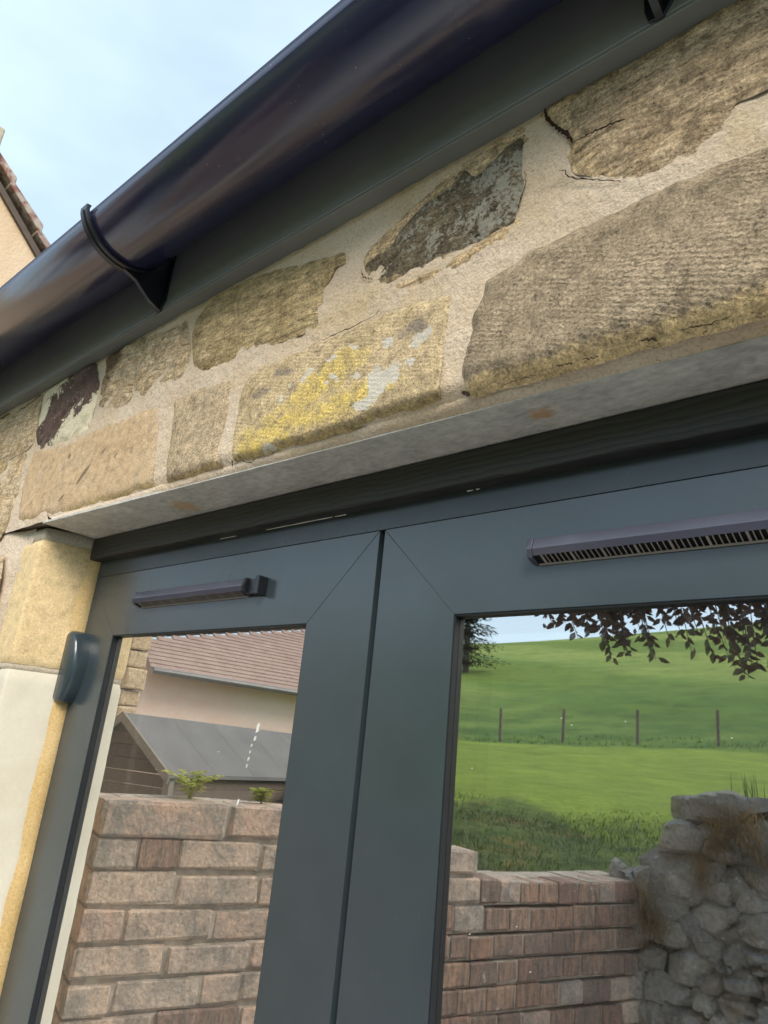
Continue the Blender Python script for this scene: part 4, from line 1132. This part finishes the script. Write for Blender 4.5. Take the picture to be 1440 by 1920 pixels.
for i in range(14000):
    az = random.uniform(10, 47); r = 3.2+5.0*random.random()**1.2
    sp_.append((on_meadow(az, r, -.02), random.uniform(.03, .09)*(1.15-r*.06), random.uniform(.003, .007), random.uniform(-.10, .10), random.uniform(0, 6.28)))
blades('bank_grass', sp_, MT['blade'], label='rough dark green grass on the bank behind the garden wall', cat='grass')
sp_ = []
for i in range(420):
    az = random.choice((29, 31, 27.5, 38, 24))+random.gauss(0, 1.1); r = 3.15+.6*random.random()
    sp_.append((on_meadow(az, r, 0), random.uniform(.12, .30), .003, random.uniform(-.08, .08), random.uniform(0, 6.28)))
for i in range(1100):                                    # dead grass rooted in the joints and hanging over the faces
    cx, cz, rx, rz = random.choice(((-.78,-.16,.06,.06),(-.74,-.20,.06,.07),(-.86,-.17,.04,.04),(-.93,-.28,.025,.05),(-1.13,-.42,.03,.05),(-1.10,-.50,.05,.03),(-.80,-.12,.06,.03)))
    x = cx+random.gauss(0, rx*.6); zq = cz+random.gauss(0, rz*.6)
    sp_.append((Vector((x, RY(DR)+random.uniform(.02,.075), zq)), random.uniform(-.06, .10), .0014, random.uniform(-.12, .12), random.uniform(0, 6.28)))
blades('dry_grass', sp_, MT['dry'], label='brown dry grass tufts hanging on the rubble stones', cat='grass')
sp_ = []
for i in range(60):
    x = random.uniform(-.86, -.45)
    sp_.append((Vector((x, RY(DR+.1), -.05)), random.uniform(.05, .13), .0018, random.uniform(-.05, .05), random.uniform(-.5, .5)))
blades('rush_grass', sp_, MT['blade'], label='thin green grass stems on top of the rubble wall', cat='grass')

sp_ = []
for i in range(900):
    sp_.append((on_meadow(random.uniform(11, 36), random.uniform(24.4, 27.5), -.02), random.uniform(.03, .15), .012, random.uniform(-.1, .1), random.uniform(0, 6.28)))
blades('fence_grass', sp_, MT['blade'], label='longer grass growing along the foot of the field fence', cat='grass')
# ---- post and wire fence along the foot of the hill
MT['post'] = plain('grey_brown_post', (.17,.13,.105), .9, .2, nscale=12, var=.3)
fb = on_meadow(24, 25.5)
fn = thing('field_fence', tuple(fb), 'post and wire fence at the foot of the green hill in the right pane', 'fence')
tops = []
for azd in (46.5, 41.8, 36.8, 32.0, 27.4, 22.1, 16.75, 11.3, 6, .5):
    p = on_meadow(azd, 25.3)
    q = p+Vector((random.uniform(-.03, .05), 0, 1.08))
    obj('post', W().tube([p-Vector((0,0,.2)), p+(q-p)*.5, q], .05, 6), MT['post'], fn)
    tops.append((p, q))
for k, hgt in enumerate((.35, .65, .98)):
    obj('wire', W().tube([p+(q-p)*(hgt/1.08) for p, q in tops], .0016, 4), MT['post'], fn)

# ---- copper beech: trunk off to the right, one long limb over the bank
MT['bark'] = plain('grey_beech_bark', (.09,.08,.07), .9, .2, nscale=20, var=.3, bumpd=.01)
MT['copper'] = leaf_mat('copper_beech_leaf', (.03,.015,.014), (.075,.042,.03), .45, .3)
tb = on_meadow(-14, 6.4)
bt = thing('beech_tree', tuple(tb), 'copper beech with dark purple leaves hanging into the top of the right pane', 'tree')
limb = [tb+Vector((0,0,-.3)), tb+Vector((.05,0,1.2)), tb+Vector((0,.02,2.4)), tb+Vector((-.1,0,4.6)), tb+Vector((.1,0,7))]
obj('trunk', W().tube(limb, [.24,.20,.18,.13,.05], 12), MT['bark'], bt, smooth=True)
start = tb+Vector((0,.02,2.2))
def at_eye(azd, r, eld):
    az = math.radians(azd); return Vector((-r*math.sin(az), RY(r*math.cos(az)), r*math.tan(math.radians(eld))))
bough = [start, at_eye(0, 5.2, 16), at_eye(10, 4.6, 15.2), at_eye(18, 4.3, 14.4), at_eye(25, 4.2, 13.6), at_eye(31, 4.2, 13.2)]
obj('bough', W().tube(bough, [.09,.06,.035,.022,.014,.006], 8), MT['bark'], bt, smooth=True)
leafW = W(); twigW = W()
def beech_leaf(p, d, up, L):
    d = d.normalized(); s = d.cross(up).normalized(); n_ = s.cross(d)
    o = len(leafW.v); hw = L*.27
    leafW.v += [tuple(p), tuple(p+d*L*.35+s*hw-n_*L*.05), tuple(p+d*L), tuple(p+d*L*.35-s*hw-n_*L*.05), tuple(p+d*L*.7+s*hw*.72-n_*L*.03), tuple(p+d*L*.7-s*hw*.72-n_*L*.03), tuple(p+d*L*.5)]
    leafW.f += [(o, o+1, o+6), (o+1, o+4, o+6), (o+4, o+2, o+6), (o+2, o+5, o+6), (o+5, o+3, o+6), (o+3, o, o+6)]
def spray(azd, r, e0, e1, n_, spread=1.4):
    """a drooping twig from elevation e0 down to e1 with alternate leaves"""
    a, b = at_eye(azd+random.uniform(-.6,.6), r, e0), at_eye(azd-spread*random.uniform(.3, 1), r-.15, e1)
    pts = [a+(b-a)*t+Vector((0, .05*math.sin(t*3), .06*math.sin(t*math.pi))) for t in np.linspace(0, 1, 6)]
    twigW.tube(pts, [.006,.005,.004,.003,.0025,.0015], 4)
    n_ = int(n_*1.7)
    for i in range(n_):
        t = (i+.5)/n_; k_ = min(4, int(t*5)); p = pts[k_].lerp(pts[k_+1], t*5-k_)
        for sgn in (-1, 1):
            d = (b-a).normalized()*.6+Vector((sgn*random.uniform(.3,1.0), random.uniform(-.5,.5), random.uniform(-.5,.25)))
            beech_leaf(p+Vector((random.uniform(-.015,.015), random.uniform(-.03,.03), random.uniform(-.015,.015))), d, Vector((random.uniform(-.6,.6), random.uniform(-1,-.2), random.uniform(.2,1))), random.uniform(.042, .068))
def bel(azd): return float(np.interp(azd, [0, 10, 18, 25, 31], [16, 15.2, 14.4, 13.6, 13.2]))
for (azd, e1, n_, k) in ((29.6,9.9,4,1),(28.4,10.6,4,1),(27.2,9.6,6,1),(26.2,10.0,6,2),(25.0,8.8,7,2),(24.2,8.2,8,3),(23.2,8.6,7,2),(22.2,9.2,6,2),(21.6,8.4,7,2),(20.2,9.6,5,1),(19.2,10.2,5,2),(18.4,8.7,7,2),(17.2,9.4,6,1),(16.6,8.4,7,1),(15.8,7.4,8,2),(15.0,7.0,9,2),(14.2,8.0,7,2),(13.2,7.8,8,2),(12.0,9.0,8,2),(10.5,8.8,9,2),(8.5,9.5,8,3),(6,10,8,3),(3,10,8,3)):
    for q in range(k):
        spray(azd+random.uniform(-.5,.5), random.uniform(4.0, 4.5), bel(azd)-random.uniform(.2, 1.2), e1+random.uniform(.0,1.1), n_)
for i in range(260):                                     # leaves clothing the bough
    azd = random.uniform(4, 29.5); p = at_eye(azd, random.uniform(4.0, 4.6), bel(azd)-random.uniform(.2, 2.6))
    beech_leaf(p, Vector((random.uniform(-1,1), random.uniform(-.6,.6), random.uniform(-1,.1))), Vector((random.uniform(-.6,.6), -1, random.uniform(.2,1))), random.uniform(.042,.066))
for i in range(700):                                     # crown round the stem, off to the side
    p = tb+Vector((random.gauss(.3,1.0), random.gauss(0,1.0), random.uniform(3.2,7.5)))
    beech_leaf(p, Vector((random.uniform(-1,1), random.uniform(-1,1), random.uniform(-1,.2))), Vector((random.uniform(-.6,.6), -1, .6)), random.uniform(.10,.20))
obj('twigs', twigW, MT['bark'], bt, kind='stuff')
obj('leaves', leafW, MT['copper'], bt, kind='stuff')

# ---- dark conifer on the skyline
MT['needle'] = leaf_mat('conifer_needles', (.012,.024,.010), (.03,.048,.02), .7, .15)
cb = on_meadow(34.9, 62)
ct = thing('conifer_tree', tuple(cb), 'dark conifer standing on the skyline at the left edge of the right pane', 'tree')
obj('trunk', W().tube([cb-Vector((0,0,.5)), cb+Vector((0,0,5)), cb+Vector((0,0,10))], [.3,.22,.04], 8), MT['bark'], ct)
cw = W()
for i in range(9000):
    t = random.random()**.8; hgt = .7+9.2*t; rad = 3.9*(1-t*.85)*(.55+.45*math.sin(hgt*5+random.random()))
    a = random.uniform(0, 6.283); q = math.sqrt(random.random())*rad
    p = cb+Vector((q*math.cos(a), q*math.sin(a), hgt-.12*q))
    d = Vector((math.cos(a), math.sin(a), random.uniform(-.7,.1)))*random.uniform(.2,.4); s_ = Vector((-math.sin(a), math.cos(a), random.uniform(-.4,.4)))*random.uniform(.06,.13)
    o = len(cw.v); cw.v += [tuple(p-s_), tuple(p+s_), tuple(p+d)]; cw.f.append((o, o+1, o+2))
obj('foliage', cw, MT['needle'], ct, kind='stuff')

# ---- timber shed beyond the brick wall
m = M('dark_shed_board')
_c = m.mix(m.rng(rnd_of(m), 0, 1), (.075,.055,.042), (.125,.095,.075))
_c = m.mix(.7, _c, m.ramp(m.noise(16, 5, .7, vec=m.map((1,1,9))), [(.3,.6),(.7,1.3)]), 'MULTIPLY')
m.bsdf(_c, .85, spec=.25); MT['shed'] = m.m
MT['felt'] = plain('grey_roof_felt', (.135,.13,.128), .95, .2, nscale=3, var=.12)
MT['barge'] = plain('weathered_bargeboard', (.20,.18,.15), .8, .3, nscale=20)
A_ = np.array([-6.06, 3.51]); dS = np.array([-.26, .9656]); pS = np.array([.9656, .26])
sr, se = .134, -.304
sd = thing('garden_shed', (A_[0], RY(A_[1]), -EYE), 'dark boarded garden shed with grey felt roof mirrored in the left pane', 'shed')
def sp3(a, w_, z): p = A_+dS*a+pS*w_; return (p[0], RY(p[1]), z)
def sprism(pts_wz, a0, a1):
    n_ = len(pts_wz)
    vs = [sp3(a0, *p) for p in pts_wz]+[sp3(a1, *p) for p in pts_wz]
    return vs, [tuple(range(n_)), tuple(range(2*n_-1, n_-1, -1))]+[(i, (i+1) % n_, n_+(i+1) % n_, n_+i) for i in range(n_)]
hw_ = .62; LS = 3.4
for sgn in (1, -1):
    obj('felt_roof', W().add(*sprism([(0, sr), (sgn*(hw_+.03), se-.02), (sgn*(hw_+.03), se-.05), (0, sr-.035)], -.06, LS)), MT['felt'], sd)
    obj('bargeboard', W().add(*sprism([(0, sr+.008), (sgn*(hw_+.035), se-.018), (sgn*(hw_+.02), se-.095), (0, sr-.075)], -.085, -.062)), MT['barge'], sd)
for a in (.55, 1.15, 1.75, 2.35):
    obj('felt_lap', W().add(*sprism([(0, sr+.0015), (hw_+.03, se-.0185), (hw_+.03, se-.022), (0, sr-.002)], a, a+.55)), MT['felt'], sd)
zb_ = -EYE
row = 0; zz = -EYE
while zz < sr-.05:
    z1_ = min(zz+.105, sr-.04)
    wid = lambda q: min(hw_-.03, max(.02, (sr-.03-q)/(sr-se)*hw_))
    ww0, ww1 = wid(zz), wid(z1_)
    obj('plank', W().add(*sprism([(-ww0, zz+.004), (ww0, zz+.004), (ww1, z1_-.001), (-ww1, z1_-.001)], -.012-.006*(row % 2), .02)), MT['shed'], sd)
    if zz < se-.1:
        vs = [sp3(a, hw_-.02+o, q) for a in (.0, LS-.1) for (o, q) in ((-.03, zz+.004), (.008, zz+.004), (0, z1_-.001), (-.03, z1_-.001))]
        obj('plank', (vs, [(0,1,2,3),(7,6,5,4),(0,4,5,1),(1,5,6,2),(2,6,7,3),(3,7,4,0)]), MT['shed'], sd)
    zz += .105; row += 1
obj('corner_post', W().add(*sprism([(hw_-.06, -EYE), (hw_+.005, -EYE), (hw_+.005, se-.06), (hw_-.06, se-.06)], -.03, .03)), MT['barge'], sd)

# ---- cottage with pink render and tiled roof behind the shed
m = M('pink_render')
_c = m.mix(m.rng(m.noise(.9, 5, .7), .35, .65), (.80,.55,.43), (.82,.66,.55))
_c = m.mix(m.rng(m.noise(.5, 4, .6), .6, .72), _c, (.34,.29,.23))
m.bsdf(_c, .95, normal=m.bump(m.noise(14, 4), .4, .03), spec=.2); MT['pink'] = m.m
m = M('plain_clay_tile')
_c = m.mix(m.rng(m.noise(3.5, 5, .75), .3, .7), (.27,.175,.15), (.36,.27,.225))
_c = m.mix(m.rng(m.voro(4.5, m.map((4.2, 4.2, 7)), out=1), .2, .9, 0, .35), _c, (.20,.14,.125))
m.bsdf(_c, .9, normal=m.bump(m.noise(30, 3), .4, .02), spec=.25); MT['tile'] = m.m
hE = np.array([.1214, .9926]); E0 = np.array([-10.285, 6.1821]); upE = np.array([-.9926, .1214]); ez = .9347
cot = thing('cottage', (E0[0], RY(E0[1]), -EYE), 'pink rendered cottage with brown tiled roof behind the shed in the left pane', 'house')
def c3(a, o, z): p = E0+hE*a+upE*o; return (p[0], RY(p[1]), z)
ck, sk = math.cos(math.radians(38)), math.sin(math.radians(38))
NR = 26
for i in range(NR):
    u0, u1 = i*.118, (i+1)*.118+.03
    # left verge steps in so that the roof line climbs to the right
    a0 = -.02 if u1 < .85 else -.02+(u1-.85)*2.62
    a1 = 4.7
    if a0 > a1: break
    w = W()
    vs = []
    for a in (a0, a1):
        for (u, up) in ((u0, .030), (u1, .016), (u1, -.01), (u0, -.006)):
            vs.append(c3(a, u*ck-up*sk, ez+u*sk+up*ck))
    w.add(vs, [(0,1,2,3),(7,6,5,4),(0,4,5,1),(1,5,6,2),(2,6,7,3),(3,7,4,0)])
    obj('tile_course', w, MT['tile'], cot)
for i in range(10):                                       # dark ridge / verge pieces along the climbing edge
    a = .05+i*.46; u = .87+i*.46/2.62
    vs = [c3(q, uu*ck-up*sk, ez+uu*sk+up*ck) for q, u_ in ((a, u), (a+.44, u+.168)) for uu, up in ((u_, .05), (u_+.11, .05), (u_+.11, -.02), (u_, -.02))]
    obj('verge_slate', (vs, [(0,1,2,3),(7,6,5,4),(0,4,5,1),(1,5,6,2),(2,6,7,3),(3,7,4,0)]), plain('dark_slate', (.07,.065,.07), .7, .3), cot, bevel=.01)
vs = [c3(a, o, z) for z in (-EYE, ez+.22) for a, o in ((-.0, .32), (4.6, .32), (4.6, 4), (0, 4))]
obj('rendered_wall', (vs, [(0,1,2,3),(4,5,6,7),(0,1,5,4),(1,2,6,5),(2,3,7,6),(3,0,4,7)]), MT['pink'], cot)
obj('eaves_gutter', W().tube([c3(a, -.045, ez-.03) for a in (.0, 2.3, 4.7)], .05, 8), plain('grey_gutter', (.12,.115,.11), .5), cot)
# rough stone corner between the shed and the cottage
Pp = np.array([-8.05, 4.55])
pr = thing('stone_pier', (Pp[0], RY(Pp[1]), -EYE), 'rough buff stone building corner left of the pink cottage in the left pane', 'wall')
zz = -EYE
while zz < 1.35:
    hh = random.uniform(.16, .26); j = random.uniform(-.03, .03)
    w = W().box(Pp[0]-.5, Pp[0]+.10+j, RY(Pp[1])-.14-abs(j), RY(Pp[1])+.10, zz+.006, zz+hh-.006)
    obj('stone', w, MT['crag'], pr, bevel=.02)
    zz += hh

# ---- ferny weeds rooted in the top of the brick wall
MT['fern'] = leaf_mat('yellow_green_fern', (.36,.42,.04), (.50,.50,.08), .6, .4)
def weed(s, o, hgt, fronds, L, label):
    b = Vector(wp(s, o, 0))
    t = thing('wall_plant', tuple(b), label, 'plant', )
    st, lf = W(), W()
    for i in range(fronds):
        a = random.uniform(0, 6.28); out = random.uniform(.35, 1.0)*L
        tip = b+Vector((math.cos(a)*out, math.sin(a)*out, hgt*random.uniform(.55, 1.0)))
        pts = [b+(tip-b)*q+Vector((0, 0, .25*hgt*math.sin(q*math.pi))) for q in np.linspace(0, 1, 6)]
        st.tube(pts, .0012, 4)
        for q in np.linspace(.25, 1, 7):
            k_ = min(4, int(q*5)); p = pts[k_].lerp(pts[k_+1], q*5-k_)
            for sg in (-1, 1):
                d = Vector((math.cos(a+sg*1.1), math.sin(a+sg*1.1), random.uniform(-.3,.3)))*.030*(1.2-q*.6); sd_ = Vector((-d.y, d.x, .004)).normalized()*.007
                o_ = len(lf.v); lf.v += [tuple(p), tuple(p+d*.5+sd_), tuple(p+d), tuple(p+d*.5-sd_)]; lf.f.append((o_, o_+1, o_+2, o_+3))
    obj('stems', st, MT['fern'], t); obj('leaflets', lf, MT['fern'], t, kind='stuff')
weed(.26, -.14, .085, 16, .10, 'feathery yellow green fern on the brick wall top in front of the shed')
weed(.46, -.10, .05, 10, .045, 'small round leaved green weed on the brick wall top near the pane edge')

for o in list(scn.objects):
    if o.type == 'MESH' and 'kind' not in o and o.parent is None and 'label' not in o:
        o['kind'] = 'structure'
